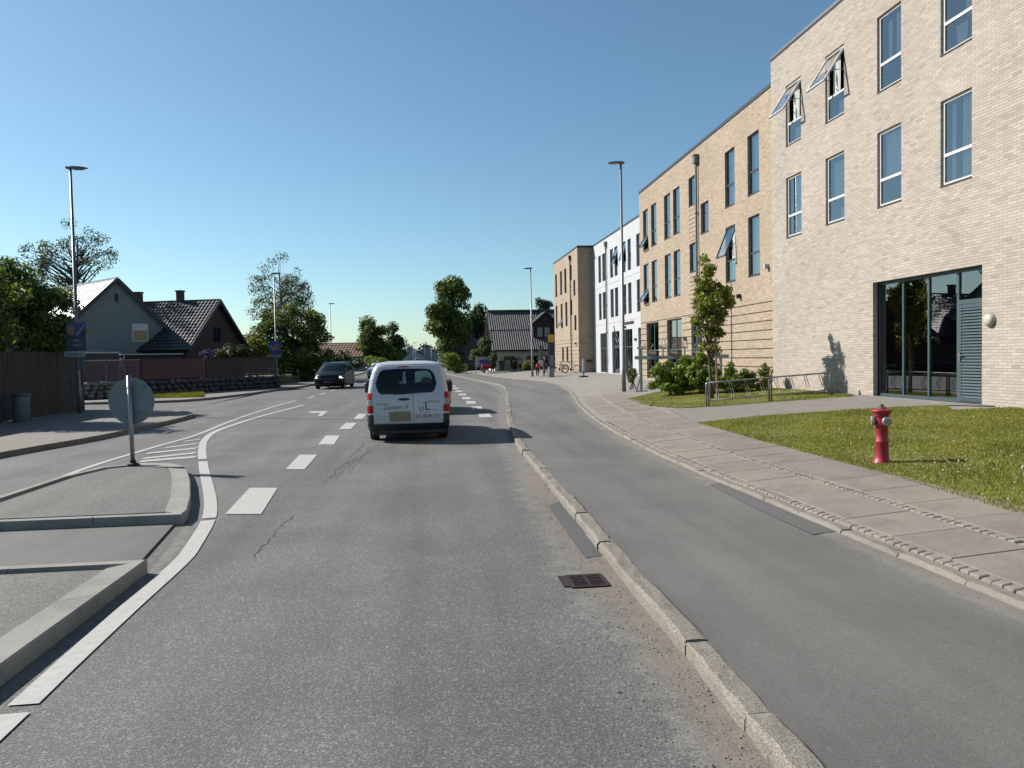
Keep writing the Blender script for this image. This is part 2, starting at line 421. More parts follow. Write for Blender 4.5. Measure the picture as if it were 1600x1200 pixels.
M['leaf_dark'] = leafmat('dark_foliage', (.018, .034, .010), (.040, .068, .016), (.085, .120, .028), .18)
M['leaf_mid'] = leafmat('mid_foliage', (.034, .062, .012), (.088, .138, .024), (.195, .255, .048), .32)
M['leaf_bright'] = leafmat('bright_foliage', (.065, .115, .014), (.15, .225, .028), (.27, .35, .055), .34)
M['leaf_birch'] = leafmat('birch_foliage', (.040, .060, .022), (.080, .105, .038), (.14, .165, .065), .28)
M['leaf_young'] = leafmat('young_maple_foliage', (.08, .10, .014), (.17, .20, .025), (.30, .31, .055), .36)
M['leaf_far'] = leafmat('far_foliage', (.035, .052, .036), (.055, .078, .05), (.08, .105, .06), .12)
M['leaf_yellow'] = leafmat('yellow_foliage', (.16, .12, .02), (.26, .20, .03), (.34, .28, .05), .2)
M['grass'] = leafmat('grass_blades', (.105, .125, .016), (.20, .215, .030), (.33, .315, .070), .40)
M['dandelion'] = mat('dandelion_clock', (.55, .55, .50), .9, var=.1)
M['blossom'] = mat('white_blossom', (.42, .45, .42), .8, var=.2)
M['lilac'] = mat('lilac_blossom', (.16, .10, .24), .8, var=.2)
M['van_white'] = mat('white_van_paint', (.66, .69, .73), .28, var=.03, vs=2, coat=.6)
M['white_car'] = mat('white_car_paint', (.68, .69, .71), .28, var=.03, coat=.6)
M['car_navy'] = mat('dark_car_paint', (.005, .008, .013), .35, var=.05, spec=.22, coat=.1)
M['car_silver'] = mat('pale_car_paint', (.46, .42, .43), .3, metal=.3, var=.04, coat=.6)
M['car_red'] = mat('red_car_paint', (.25, .02, .02), .3, var=.05, coat=.6)
M['car_glass'] = mat('car_glass', (.006, .009, .012), .06, var=.3, spec=.35)
M['car_screen'] = mat('daylight_toned_glass', (.20, .29, .29), .12, var=.25, vs=3)  # opaque; daylight in the glass is put into its colour
M['taillight'] = mat('tail_light_red', (.40, .004, .006), .35, var=.2, vs=40, spec=.25)
M['lens_clear'] = mat('clear_lens', (.36, .36, .38), .15, var=.25, vs=50, coat=.6)
M['headlight'] = mat('lit_headlight', (.8, .82, .85), .1, var=.05, emit=(1, .98, .92, 1.6))
M['plate_yellow'] = mat('yellow_number_plate', (.26, .215, .13), .5, var=.2, vs=8)
M['plate_dark'] = mat('blurred_number_plate', (.07, .07, .085), .5, var=.2)
M['wheel_rim'] = mat('wheel_rim', (.34, .34, .35), .35, metal=.8, var=.1)
M['ink_dark'] = mat('dark_lettering', (.035, .04, .05), .5, var=.1)
M['ink_grey'] = mat('grey_lettering', (.20, .22, .25), .5, var=.1)
M['ink_red'] = mat('red_lettering', (.36, .03, .07), .5, var=.1)
M['ink_white'] = mat('white_lettering', (.6, .62, .66), .5, var=.05)
M['poster_blue'] = mat('poster_blue', (.025, .055, .24), .5, var=.25, vs=3)
M['poster_navy'] = mat('poster_navy', (.03, .06, .13), .5, var=.15)
M['poster_face'] = mat('poster_warm', (.34, .12, .09), .5, var=.3, vs=9)
M['poster_dark'] = mat('poster_dark', (.03, .022, .025), .5, var=.3)
M['bus_yellow'] = mat('bus_flag_yellow', (.62, .38, .02), .45, var=.08)
M['white_plastic'] = mat('white_plastic', (.60, .64, .70), .45, var=.08)
M['concrete'] = mat('concrete', (.30, .295, .285), .9, var=.2, vs=8, bs=.3, bsc=50)
M['red_cloth'] = mat('red_cloth', (.32, .015, .03), .85, var=.2)
M['black_cloth'] = mat('black_cloth', (.014, .014, .017), .9, var=.2)
M['denim'] = mat('dark_trousers', (.02, .022, .032), .9, var=.2)
M['skin'] = mat('skin', (.42, .25, .19), .55, var=.08)
M['hair'] = mat('hair', (.05, .035, .025), .7, var=.3)
M['rack_white'] = mat('rack_tray_grey', (.50, .51, .52), .4, metal=.5, var=.1)
M['rack_red'] = mat('rack_red_grip', (.42, .03, .04), .5, var=.1)
M['iron'] = mat('rusty_iron', (.040, .026, .024), .7, metal=.4, var=.35, vs=40)
M['black_hole'] = mat('drain_dark', (.006, .006, .006), .9, var=.1)
M['green_bin'] = mat('green_bin_plastic', (.03, .055, .04), .55, var=.15)
M['banner'] = mat('banner_cloth', (.42, .45, .55), .7, var=.2, vs=1.6)
M['banner_blue'] = mat('banner_blue', (.06, .08, .24), .7, var=.3, vs=2)
M['blind'] = mat('tan_blind', (.48, .33, .17), .8, var=.1)
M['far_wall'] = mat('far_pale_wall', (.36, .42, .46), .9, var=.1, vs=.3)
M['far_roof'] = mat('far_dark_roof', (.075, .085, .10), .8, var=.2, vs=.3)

# ------------------------------------------------------------------ text as flat print
def text_mesh(name, body, size, m, parent, mw, shear=0.0):
    cu = bpy.data.curves.new(name, 'FONT'); cu.body = body; cu.size = size; cu.shear = shear
    cu.align_x = 'CENTER'; cu.align_y = 'CENTER'; cu.resolution_u = 2
    t = bpy.data.objects.new('tmp', cu); COL.objects.link(t)
    dg = bpy.context.evaluated_depsgraph_get()
    me = bpy.data.meshes.new_from_object(t.evaluated_get(dg)); me.name = name
    bpy.data.objects.remove(t); bpy.data.curves.remove(cu)
    me.transform(mw); me.materials.clear()
    o = mesh_obj(name, me, parent, m)
    return o

# ================================================================== SETTING: ground, road, lanes, kerbs
RNG = random.Random(7)
K1Y = [-12, 0, 3, 6, 10, 15, 18, 22.6, 30, 38, 44, 48, 52, 58, 67, 85, 140, 260]
K1X = [1.30, 1.42, 1.50, 1.57, 1.70, 1.83, 2.02, 2.42, 3.2, 4.05, 4.62, 4.80, 4.66, 4.30, 3.75, 2.7, 1.2, -3.0]
K2Y = [-12, 0, 4.4, 10, 13, 16.6, 20, 23, 27, 32, 38, 44, 48, 52, 56, 60, 67, 87, 140, 260]
K2X = [3.88, 3.90, 3.92, 3.92, 3.98, 4.20, 4.51, 4.87, 5.44, 6.28, 7.2, 7.95, 8.2, 8.1, 7.65, 7.0, 6.2, 5.35, 3.6, -0.5]
def k1(y): return float(np.interp(y, K1Y, K1X))
def k2(y): return float(np.interp(y, K2Y, K2X))
W1, W2 = .15, .13                               # kerb widths
ZB, ZP = .09, .145                              # bike lane height, pavement height at its kerb
FX = 12.2                                       # near facade plane
def hgt(x, y):
    k = k2(y)+W2
    a = min(1.0, max(0.0, (x-k)/(FX-k)))
    s = min(1.0, max(0.0, (y-24)/22.0))
    return ZP + (.60+(.40-.60)*s-ZP)*a**.85
def tp(px, py):
    z = .3
    for _ in range(30):
        p = gp(px, py, z); z = .5*z+.5*hgt(p.x, p.y)
    return gp(px, py, z)

def struct(o): o['kind'] = 'structure'; return o

g = MB(); R_ = 3500
g.quad((-R_, -400, -.25), (R_, -400, -.25), (R_, R_, -.25), (-R_, R_, -.25))
struct(g.build('ground', M['field']))

# road: one sheet under everything on the left of the bike lane
b = MB()
ys = [-12+i*3 for i in range(92)]
rows = [[(-9.6 if y < 34 else (-9.6+(y-34)*.03 if y < 80 else -8.2-(y-80)*.03), y, 0), (-3, y, 0), (k1(y)+.05, y, 0)] for y in ys]
for i in range(len(rows)-1):
    for j in range(2): b.quad(rows[i][j], rows[i][j+1], rows[i+1][j+1], rows[i+1][j])
b.quad((-60, 26, 0), (-9.6, 26, 0), (-9.6, 44, 0), (-60, 44, 0))
struct(b.build('road', M['asphalt']))

# dirty gutter along the right kerb (same asphalt with sand swept against the stones)
def bikez(x, y):
    t = (x-k1(y)-W1+.03)/max(.1, k2(y)+.08-k1(y)-W1); return ZB-.004+.014*min(1, max(0, t))
def dirt_strip(name, fx, side, ys, wid, z, m, amp, zf=None):
    P = []; F = []; D = []
    for y in ys:
        w_ = wid(y)
        for k, d in ((0, 0.0), (.35, .45), (.7, .95), (1, 1.0)):
            x_ = fx(y)-side*w_*(1-k); P.append((x_, y, (zf(x_, y) if zf else 0.0)+.0008+z*k)); D.append(d*amp(y))
    for i in range(len(ys)-1):
        for j in range(3):
            a = i*4+j; q = [a, a+1, a+5, a+4]; F.append(q if side > 0 else q[::-1])
    me = bpy.data.meshes.new(name); me.from_pydata(P, [], F)
    at = me.attributes.new('dirt', 'FLOAT', 'POINT'); at.data.foreach_set('value', D)
    me.materials.append(m); o = mesh_obj(name, me); return struct(o)
dy = [1+.4*i for i in range(150)]
dirt_strip('gutter', lambda y: k1(y)+.03, 1, dy, lambda y: .75 if y > 5 else .55, .003, M['asphalt'], lambda y: .95 if y < 12 else .6)
dirt_strip('bike_lane_edge', lambda y: k2(y)+.02, 1, dy, lambda y: .36, .004, M['asphalt_bike'], lambda y: .78 if y < 30 else .6, bikez)
dirt_strip('road_edge_dust', lambda y: -2.46 if y < 7.1 else float(np.interp(y, [7.1, 9.3, 12.9, 13.9], [-2.46, -2.76, -3.81, -4.34])), -1, [2+.3*i for i in range(40)], lambda y: .24, .002, M['asphalt'], lambda y: .55)

# bike lane sheet
b = MB(); ys = [-12+i*1.5 for i in range(60)]+[80+i*6 for i in range(30)]
for i in range(len(ys)-1):
    y0, y1 = ys[i], ys[i+1]
    b.quad((k1(y0)+W1-.03, y0, ZB-.004), (k2(y0)+.05, y0, ZB+.01), (k2(y1)+.05, y1, ZB+.01), (k1(y1)+W1-.03, y1, ZB-.004))
struct(b.build('bike_lane', M['asphalt_bike']))

# paved verge / pavement / forecourt sheet (follows the slope up to the buildings)
b = MB(); ys = [-8+i*1.0 for i in range(34)]+[26+i*2 for i in range(40)]+[106+i*10 for i in range(14)]
NS = 24
for i in range(len(ys)-1):
    for j in range(NS):
        q = []
        for (yy, jj) in ((ys[i], j), (ys[i], j+1), (ys[i+1], j+1), (ys[i+1], j)):
            xa = k2(yy)+W2-.02; xb = 16.5 if yy < 108 else max(9.0-(yy-108)*.06, xa+3); x = xa+(xb-xa)*jj/NS
            q.append((x, yy, hgt(x, yy)-.022))
        b.quad(*q)
pav = struct(b.build('pavement', M['plaza']))

def offset_line(fx, y0, y1, step):
    pts = []; y = y0
    while y < y1:
        pts.append((fx(y), y)); y += step
    return pts
def kerb(name, fx, y0, y1, wid, zb, zt, m, slen, bev=.012, gap=.006, jit=.004, sunk=.12, seed=1, rough=.004):
    r = random.Random(seed); root = None; y = y0; i = 0
    base = MB(); ysb = [y0+k*(y1-y0)/60 for k in range(61)]
    for a, c in zip(ysb[:-1], ysb[1:]):
        base.quad((fx(a)+.01, a, zt-.02), (fx(a)+wid-.01, a, zt-.02), (fx(c)+wid-.01, c, zt-.02), (fx(c)+.01, c, zt-.02))
    root = struct(base.build(name, M['mortar']))
    while y < y1:
        L = slen*r.uniform(.8, 1.2); e = min(y+L, y1)
        j0, j1 = r.uniform(-jit, jit), r.uniform(-jit, jit); dz = r.uniform(-jit, jit)
        a, c = y+gap, e-gap
        zt_ = zt+dz; P = []; F = []; ns_ = 7 if y < 26 else 2; rg = rough if y < 26 else 0
        for q in range(ns_+1):
            t = q/ns_; yy = a+(c-a)*t; l = fx(yy)+j0+(j1-j0)*t; en = 1.0 if q in (0, ns_) else 0.0
            jt = lambda k=1.0: r.uniform(-rg, rg)*k
            tp_ = zt_-en*bev*.5+jt(.5)
            P += [(l+jt(.6), yy, zb-sunk), (l+jt(), yy, zt_-bev*1.7+jt(.6)-en*bev*.4), (l+bev+jt(1.2), yy, tp_), (l+wid*.5, yy, tp_+jt(.6)), (l+wid-bev+jt(1.2), yy, tp_), (l+wid+jt(.8), yy, zt_-bev*.6-en*bev*.3), (l+wid, yy, zb-sunk)]
        for q in range(ns_):
            for h_ in range(6): F.append([q*7+h_, q*7+h_+1, (q+1)*7+h_+1, (q+1)*7+h_])
        F.append(list(range(7))); F.append([ns_*7+h_ for h_ in range(7)][::-1])
        s = MB(); s.add(P, F); s.build('kerb_stone', m, root)
        y = e; i += 1
    return root
kerb('bike_lane_kerb', k1, -2, 112, W1, 0, ZB+.008, M['granite'], 1.15, bev=.018, jit=.014, seed=3, rough=.009)
kerb('pavement_kerb', k2, -1, 104, W2, ZB, ZP+.002, M['granite_worn'], 1.0, bev=.022, jit=.006, seed=5)

# slabs and setts of the near pavement
def ribbon_piece(x0, x1, y0, y1, lift, m, name, parent, th=.05, bev=.006, tilt=0.0, me_cache=None):
    xo = lambda y: k2(y)-k2(8.0)
    P = []
    for (x, y) in ((x0, y0), (x1, y0), (x1, y1), (x0, y1)): P.append((x+xo(y), y, hgt(x+xo(y), y)-th))
    c = Vector(((x0+x1)/2, (y0+y1)/2, 0))
    T = []
    for k, (x, y) in enumerate(((x0, y0), (x1, y0), (x1, y1), (x0, y1))):
        P.append((x+xo(y), y, hgt(x+xo(y), y)+lift-bev+(tilt if k < 2 else -tilt)))
    for k, (x, y) in enumerate(((x0, y0), (x1, y0), (x1, y1), (x0, y1))):
        sx = bev if x == x0 else -bev; sy = bev if y == y0 else -bev
        T.append((x+sx+xo(y), y+sy, hgt(x+xo(y), y)+lift+(tilt if k < 2 else -tilt)))
    P += T
    F = [[0,1,5,4],[1,2,6,5],[2,3,7,6],[3,0,4,7],[4,5,9,8],[5,6,10,9],[6,7,11,10],[7,4,8,11],[8,9,10,11]]
    s = MB(); s.add(P, F); return s.build(name, m, parent)
KX = k2(8.0)+W2
SLW, SLL = .69, .78
y = 1.0; n = 0; r = random.Random(11)
while y < 30:
    ribbon_piece(KX+.13, KX+.13+SLW, y+.004, y+SLL-.004, .004+r.uniform(-.002, .003), M['slab'] if r.random() < .7 else M['slab2'], 'paving_slab', pav, tilt=r.uniform(-.002, .002))
    ribbon_piece(KX+.26+SLW, KX+.26+SLW+.86, y+.30, y+SLL+.292, .004+r.uniform(-.002, .003), M['slab2'] if r.random() < .6 else M['slab'], 'paving_slab', pav, tilt=r.uniform(-.002, .002))
    y += SLL
def setts(x0, x1, y0, y1, parent, seed, piecewise=True):
    r = random.Random(seed); y = y0; n = 0
    while y < y1:
        L = r.uniform(.085, .125); a = r.uniform(0, .012)
        ribbon_piece(x0+a, x1-r.uniform(0, .012), y+.006, y+L-.006, r.uniform(.0, .009), M['sett'], 'sett', parent, bev=.012, tilt=r.uniform(-.003, .003))
        y += L; n += 1
    return n
ns1 = setts(KX+.012, KX+.118, 4.2, 19.3, pav, 21)
ns2 = setts(KX+.142+SLW, KX+.248+SLW, 4.6, 19.6, pav, 22)

# ---- road patches, cracks, markings
def sheet_poly(name, poly, z, m, parent=None, zf=None):
    s = MB(); n = len(poly); P = [(p[0], p[1], zf(p[0], p[1]) if zf else z) for p in poly]; F = []
    for t in tessellate_polygon([[Vector((p[0], p[1], 0)) for p in poly]]):
        a, c, d = t
        A = Vector((P[c][0]-P[a][0], P[c][1]-P[a][1])); B = Vector((P[d][0]-P[a][0], P[d][1]-P[a][1]))
        F.append([a, c, d] if A.cross(B) > 0 else [a, d, c])
    s.add(P, F); return s.build(name, m, parent)
road = bpy.data.objects['road']; bike = bpy.data.objects['bike_lane']
sheet_poly('asphalt_patch', [gp(856, 791), gp(876, 783), gp(947, 868), gp(914, 873)], .008, M['asphalt_patch'], road)
sheet_poly('asphalt_patch', [gp(1108, 758, .1), gp(1130, 753, .1), gp(1200, 784, .1), gp(1308, 831, .1), gp(1270, 836, .1), gp(1180, 795, .1)], ZB+.0175, M['asphalt_patch'], bike)
def crack(a, c, n, wob, wd, seed):
    r = random.Random(seed); a = Vector((a[0], a[1])); c = Vector((c[0], c[1])); d = c-a; nn = Vector((-d.y, d.x)).normalized()
    s = MB(); off = 0; pts = []
    for i in range(n+1):
        off += r.uniform(-wob, wob); off *= .9; pts.append(a+d*(i/n)+nn*off)
    for i in range(n):
        w0 = wd*r.uniform(.3, 1); w1 = wd*r.uniform(.3, 1); p, q = pts[i], pts[i+1]
        s.quad((p.x-w0, p.y, .0045), (p.x+w0, p.y, .0045), (q.x+w1, q.y, .0045), (q.x-w1, q.y, .0045))
    s.build('crack', M['asphalt_dark'], road)
M['grit'] = mat('grit', (.26, .22, .18), .9, var=.5, vs=60)
M['asphalt_dark'] = mat('crack_bitumen', (.035, .035, .036), .9, var=.3)
crack(gp(395, 872), gp(452, 806), 30, .028, .0065, 1)
for k, (p, q) in enumerate([((512, 750), (575, 690)), ((525, 748), (560, 715)), ((530, 735), (585, 700)), ((515, 735), (548, 722)), ((545, 742), (572, 705)), ((505, 757), (530, 740)), ((540, 725), (590, 694))]):
    crack(gp(*p), gp(*q), 26, .05, .0055, 10+k)

def mark(pts, name='road_marking', z=.0085, parent=road): return sheet_poly(name, pts, z, M['paint'], parent)
def line(pts, wd, name='lane_line', z=.0085, parent=road):
    s = MB(); P = [Vector((p[0], p[1], 0)) for p in pts]; L = []; Rr = []
    for i, p in enumerate(P):
        d = (P[min(i+1, len(P)-1)]-P[max(i-1, 0)]).normalized(); n_ = Vector((-d.y, d.x, 0))
        L.append(p+n_*wd/2); Rr.append(p-n_*wd/2)
    for i in range(len(P)-1):
        q = [L[i], Rr[i], Rr[i+1], L[i+1]]
        s.quad(*[(v.x, v.y, z) for v in q])
    return s.build(name, M['paint'], parent)
def smooth_line(pts, n=8):
    out = []; m_ = len(pts); P = [Vector((p[0], p[1])) for p in pts]
    for i in range(m_-1):
        p0, p1, p2, p3 = P[max(i-1, 0)], P[i], P[i+1], P[min(i+2, m_-1)]
        for k in range(n):
            t = k/n; out.append(.5*((2*p1)+(p2-p0)*t+(2*p0-5*p1+4*p2-p3)*t*t+(3*p1-p0-3*p2+p3)*t**3))
    out.append(P[-1]); return out
SOL = smooth_line([tuple(gp(*p).xy) for p in [(36, 1103), (112, 1032), (200, 952), (281, 880), (303, 852), (325, 814), (329, 790), (326, 766), (318, 729), (316, 703), (320, 688), (335, 675.5), (364, 664.5), (403, 652), (442, 641.5), (475, 633)]])
cut1 = [p for p in SOL if p.y <= 9.30]; cut2 = [p for p in SOL if 9.33 <= p.y <= 14.9]; cut3 = [p for p in SOL if p.y >= 14.95]
for c in (cut1, cut2, cut3): line(c, .16)
line([(-2.12, 1.0), tuple(gp(22, 1117).xy)], .16)
EDGE = smooth_line([(-5.80, 6), (-5.84, 11.3), (-6.03, 14.6), (-5.95, 17.5), (-5.80, 20.3), (-5.98, 24.0), (-6.08, 28.0), (-6.06, 32.8), (-5.93, 36.6)])
line(EDGE, .12)
for yy in (38.5, 42.5, 46.5, 50.5, 55, 60, 66, 72, 80): line([(-5.66+(yy-38)*.018, yy), (-5.62+(yy-38)*.018, yy+2.0)], .14, 'lane_dash')
for (p, q, wdt) in [((214, 723), (303, 716), .32), ((219, 718.5), (303, 709.5), .32), ((225, 710.5), (304, 702), .32), ((255, 701.5), (306, 694.5), .30), ((285, 691), (311, 687.5), .26)]:
    a = gp(*p); c = gp(*q); d = Vector((0, wdt, 0)); mark([a, c, c+d, a+d], 'hatch_stripe')
for (a, c) in [((352, 804, 408, 804), (434, 763, 390, 763)), ((446, 734, 476, 734), (496, 711, 468, 711)), ((497, 695, 522, 695), (531, 681, 509, 681)), ((529, 671, 548, 671), (558, 661, 541, 661)), ((552, 655, 566, 655), (573, 647, 560, 647))]:
    mark([gp(a[0], a[1]), gp(a[2], a[3]), gp(c[0], c[1]), gp(c[2], c[3])], 'lane_dash')
for yy in (33.5, 38.0, 42.5, 47, 51.5, 56, 62, 70): line([(-2.15+(yy-33)*.02, yy), (-2.12+(yy-33)*.02, yy+2)], .3, 'lane_dash')
for yy in (23.55, 27.2, 30.7, 34.1, 37.7, 41.6, 45.6, 49.5): mark([(1.68, yy), (2.06, yy-.08), (2.14, yy+1.7), (1.76, yy+1.75)], 'bay_dash')
# turn arrow
mark([gp(481, 643), gp(513, 642.5), gp(503, 650.5), gp(496, 650.5), gp(501, 645.5), gp(487, 646)], 'turn_arrow')
# side street give-way bars
for (p, q) in [((240, 632), (288, 630)), ((246, 637), (270, 635))]:
    a = gp(*p); c = gp(*q); mark([a, c, c+Vector((0, .25, 0)), a+Vector((0, .25, 0))], 'road_marking')

# ---- traffic island
isl_far = [(-2.78, 9.10), (-2.80, 9.4), (-3.05, 10.4), (-3.46, 11.8), (-3.81, 12.86), (-4.05, 13.45), (-4.36, 13.84), (-4.9, 14.02), (-5.45, 13.6), (-5.66, 12.6), (-5.66, 9.10)]
isl_near = [(-2.47, 0.5), (-2.47, 5.0), (-2.46, 7.06), (-5.66, 7.06), (-5.66, 0.5)]
ZI = .125
def inset(poly, d):
    n_ = len(poly); out = []
    P = [Vector((p[0], p[1])) for p in poly]
    for i in range(n_):
        a, b_, c = P[i-1], P[i], P[(i+1) % n_]
        e1 = (b_-a).normalized(); e2 = (c-b_).normalized()
        n1 = Vector((-e1.y, e1.x)); n2 = Vector((-e2.y, e2.x)); m_ = (n1+n2).normalized()
        out.append(b_+m_*(d/max(.4, m_.dot(n1))))
    return out
def island(poly, wids, name):
    ins = inset(poly, .245)
    s = MB(); s.prism([tuple(p) for p in ins], -.02, ZI-.012)
    root = struct(s.build(name, M['asphalt_island']))
    n_ = len(poly)
    for i in range(n_):
        a, b_ = Vector((poly[i][0], poly[i][1])), Vector((poly[(i+1) % n_][0], poly[(i+1) % n_][1])); ia, ib = Vector(ins[i]), Vector(ins[(i+1) % n_])
        if wids.get(i) == 'none': continue
        if wids.get(i): 
            ia = a+(ia-a)*wids[i]; ib = b_+(ib-b_)*wids[i]
        L = (b_-a).length; k = max(1, round(L/1.15))
        for j in range(k):
            g0 = .004/L if j else 0; g1 = .004/L if j < k-1 else 0
            o0 = a.lerp(b_, j/k+g0); o1 = a.lerp(b_, (j+1)/k-g1); i0 = ia.lerp(ib, j/k+g0); i1 = ia.lerp(ib, (j+1)/k-g1)
            t = MB(); bv = .012
            oo0 = o0+(i0-o0)*.06; oo1 = o1+(i1-o1)*.06
            P = [(o0.x, o0.y, -.05), (o1.x, o1.y, -.05), (i1.x, i1.y, -.05), (i0.x, i0.y, -.05),
                 (o0.x, o0.y, ZI-bv), (o1.x, o1.y, ZI-bv), (i1.x, i1.y, ZI), (i0.x, i0.y, ZI), (oo0.x, oo0.y, ZI), (oo1.x, oo1.y, ZI)]
            t.add(P, [[0,1,5,4],[2,3,7,6],[4,5,9,8],[8,9,6,7],[1,2,6,9,5],[3,0,4,8,7]])
            t.build('kerb_stone', M['granite_pale'], root)
    return root
isl_near_o = island(isl_near, {1: None, 2: .45, 3: .5, 4: 'none'}, 'traffic_island_near_end')
isl_far_o = island(isl_far, {7: .45, 8: .45, 9: .45, 10: .5}, 'traffic_island_far_end')
s = MB(); s.prism([(-2.60, 7.06), (-2.86, 9.10), (-5.66, 9.10), (-5.66, 7.06)], -.02, .022); struct(s.build('crossing_gap', M['asphalt_bike']))
dirt_strip('crossing_dust', lambda y: 0, 1, [0, .1], lambda y: .1, -.2, M['asphalt'], lambda y: .1)
bpy.data.objects.remove(bpy.data.objects['crossing_dust'])

# ---- left pavements
lp = [(-8.75, -10), (-8.75, 12), (-8.55, 16.6), (-7.94, 20.07), (-7.72, 25.6), (-7.95, 27.6), (-8.8, 29.2), (-10.3, 30.4), (-13.0, 31.5), (-60, 33.5), (-60, -10)]
s = MB(); s.prism(lp, -.1, .105); lpo = struct(s.build('left_pavement', M['path']))
fp = [(-60, 39.2), (-15.4, 37.7), (-12.5, 37.5), (-11.06, 38.4), (-10.08, 41.7), (-9.1, 48.6), (-8.25, 56.0), (-7.7, 75), (-7.9, 100), (-10, 200), (-60, 200)]
s = MB(); s.prism(fp, -.1, .105); fpo = struct(s.build('far_left_pavement', M['path']))
def kerb_poly(pts, parent, m, wd=.14, zt=.118, slen=1.0):
    P = smooth_line(pts, 6)
    L = [0]
    for a, c in zip(P[:-1], P[1:]): L.append(L[-1]+(c-a).length)
    tot = L[-1]; k = int(tot/slen)
    def at(s_):
        i = min(max(np.searchsorted(L, s_)-1, 0), len(P)-2); t = (s_-L[i])/max(1e-6, L[i+1]-L[i]); return P[i].lerp(P[i+1], t), (P[i+1]-P[i]).normalized()
    for i in range(k):
        (p, d0), (q, d1) = at(i*slen+.01), at((i+1)*slen-.01)
        n0 = Vector((-d0.y, d0.x))*wd; n1 = Vector((-d1.y, d1.x))*wd
        t = MB(); e0, e1 = p-n0*.12, q-n1*.12; f0, f1 = p+n0, q+n1
        t.add([(e0.x, e0.y, -.05), (e1.x, e1.y, -.05), (f1.x, f1.y, -.05), (f0.x, f0.y, -.05), (e0.x, e0.y, zt), (e1.x, e1.y, zt), (f1.x, f1.y, zt), (f0.x, f0.y, zt)],
              [[0,1,5,4],[1,2,6,5],[2,3,7,6],[3,0,4,7],[4,5,6,7]])
        t.build('kerb_stone', m, parent)
kerb_poly([p for p in lp if p[0] > -20], lpo, M['granite_worn'])
kerb_poly([p for p in fp[1:] if p[1] < 90], fpo, M['granite_worn'])

# ---- drain grate in the gutter
dc = (gp(878, 898)+gp(945, 902)+gp(930, 917)+gp(890, 917))/4
dc = Vector((1.29, 6.12, 0))
dr = thing('drain_grate', 'rusty iron drain grate set in the gutter beside the kerb', 'drain', dc)
s = MB(); s.box(dc+Vector((0, 0, -.001)), (.30, .34, .016)); s.build('pit_darkness', M['black_hole'], dr)  # thin black plate, the dark of the drain put into its colour
s = MB()
for sx in (-1, 1): s.box(dc+Vector((sx*.140, 0, .008)), (.03, .34, .014))
for sy in (-1, 1): s.box(dc+Vector((0, sy*.158, .008)), (.25, .03, .014))
s.box(dc+Vector((-.185, .02, .006)), (.06, .30, .010)); s.box(dc+Vector((.0, 0, .009)), (.022, .286, .014)); s.build('frame', M['iron'], dr)
for k in range(7):
    s = MB(); s.box(dc+Vector((0, -.123+.041*k, .0095)), (.25, .020, .012)); s.build('bar', M['iron'], dr)

# ---- grit and small stones swept against the kerb
s = MB(); r = random.Random(77)
for _ in range(1100):
    y = r.uniform(2.6, 11)**1.0; d = abs(r.gauss(0, .22)); x = k1(y)-.02-d
    if d > .6 or (dc.x-.25 < x < dc.x+.2 and abs(y-dc.y) < .25): continue
    q = r.uniform(.002, .006)*(1.6 if r.random() < .06 else 1); a = r.uniform(0, 6)
    s.lathe([(q, 0), (q*.8, q*.9), (.1*q, q*1.3)], 5, (x, y, .003), R=Matrix.Rotation(a, 3, 'Z'))
for _ in range(500):
    y = r.uniform(3.5, 12); x = k2(y)-.02-abs(r.gauss(0, .1)); q = r.uniform(.002, .005)
    s.lathe([(q, 0), (q*.8, q*.9), (.1*q, q*1.3)], 5, (x, y, bikez(x, y)+.003))
tag(s.build('gutter_grit', M['grit']), 'loose grit and small stones along the foot of the kerbs', 'grit', None, 'stuff')
# ---- lawns (turf sheet on the slope, blades on top)
def pip(p, poly):
    x, y = p; c = False; n_ = len(poly)
    for i in range(n_):
        x0, y0 = poly[i]; x1, y1 = poly[i-1]
        if (y0 > y) != (y1 > y) and x < (x1-x0)*(y-y0)/(y1-y0)+x0: c = not c
    return c
def pxy(px, py): p = tp(px, py); return (p.x, p.y)
lawnA = [pxy(1600, 806), pxy(1400, 746), pxy(1240, 703), pxy(1160, 681), pxy(1088, 661), pxy(1180, 651), pxy(1300, 642), pxy(1400, 636), pxy(1480, 633), (11.1, 15.1), (FX-.05, 14.7), (FX-.05, 4.0), (5.45, 4.0), (5.45, 5.4)]
lawnB = [pxy(980, 623), pxy(1000, 632), pxy(1060, 637), pxy(1150, 632), pxy(1240, 626), pxy(1340, 619), (11.6, 20.3), (FX-.05, 20.5), (FX-.05, 30.0), (10.6, 30.6), (9.0, 29.0)]
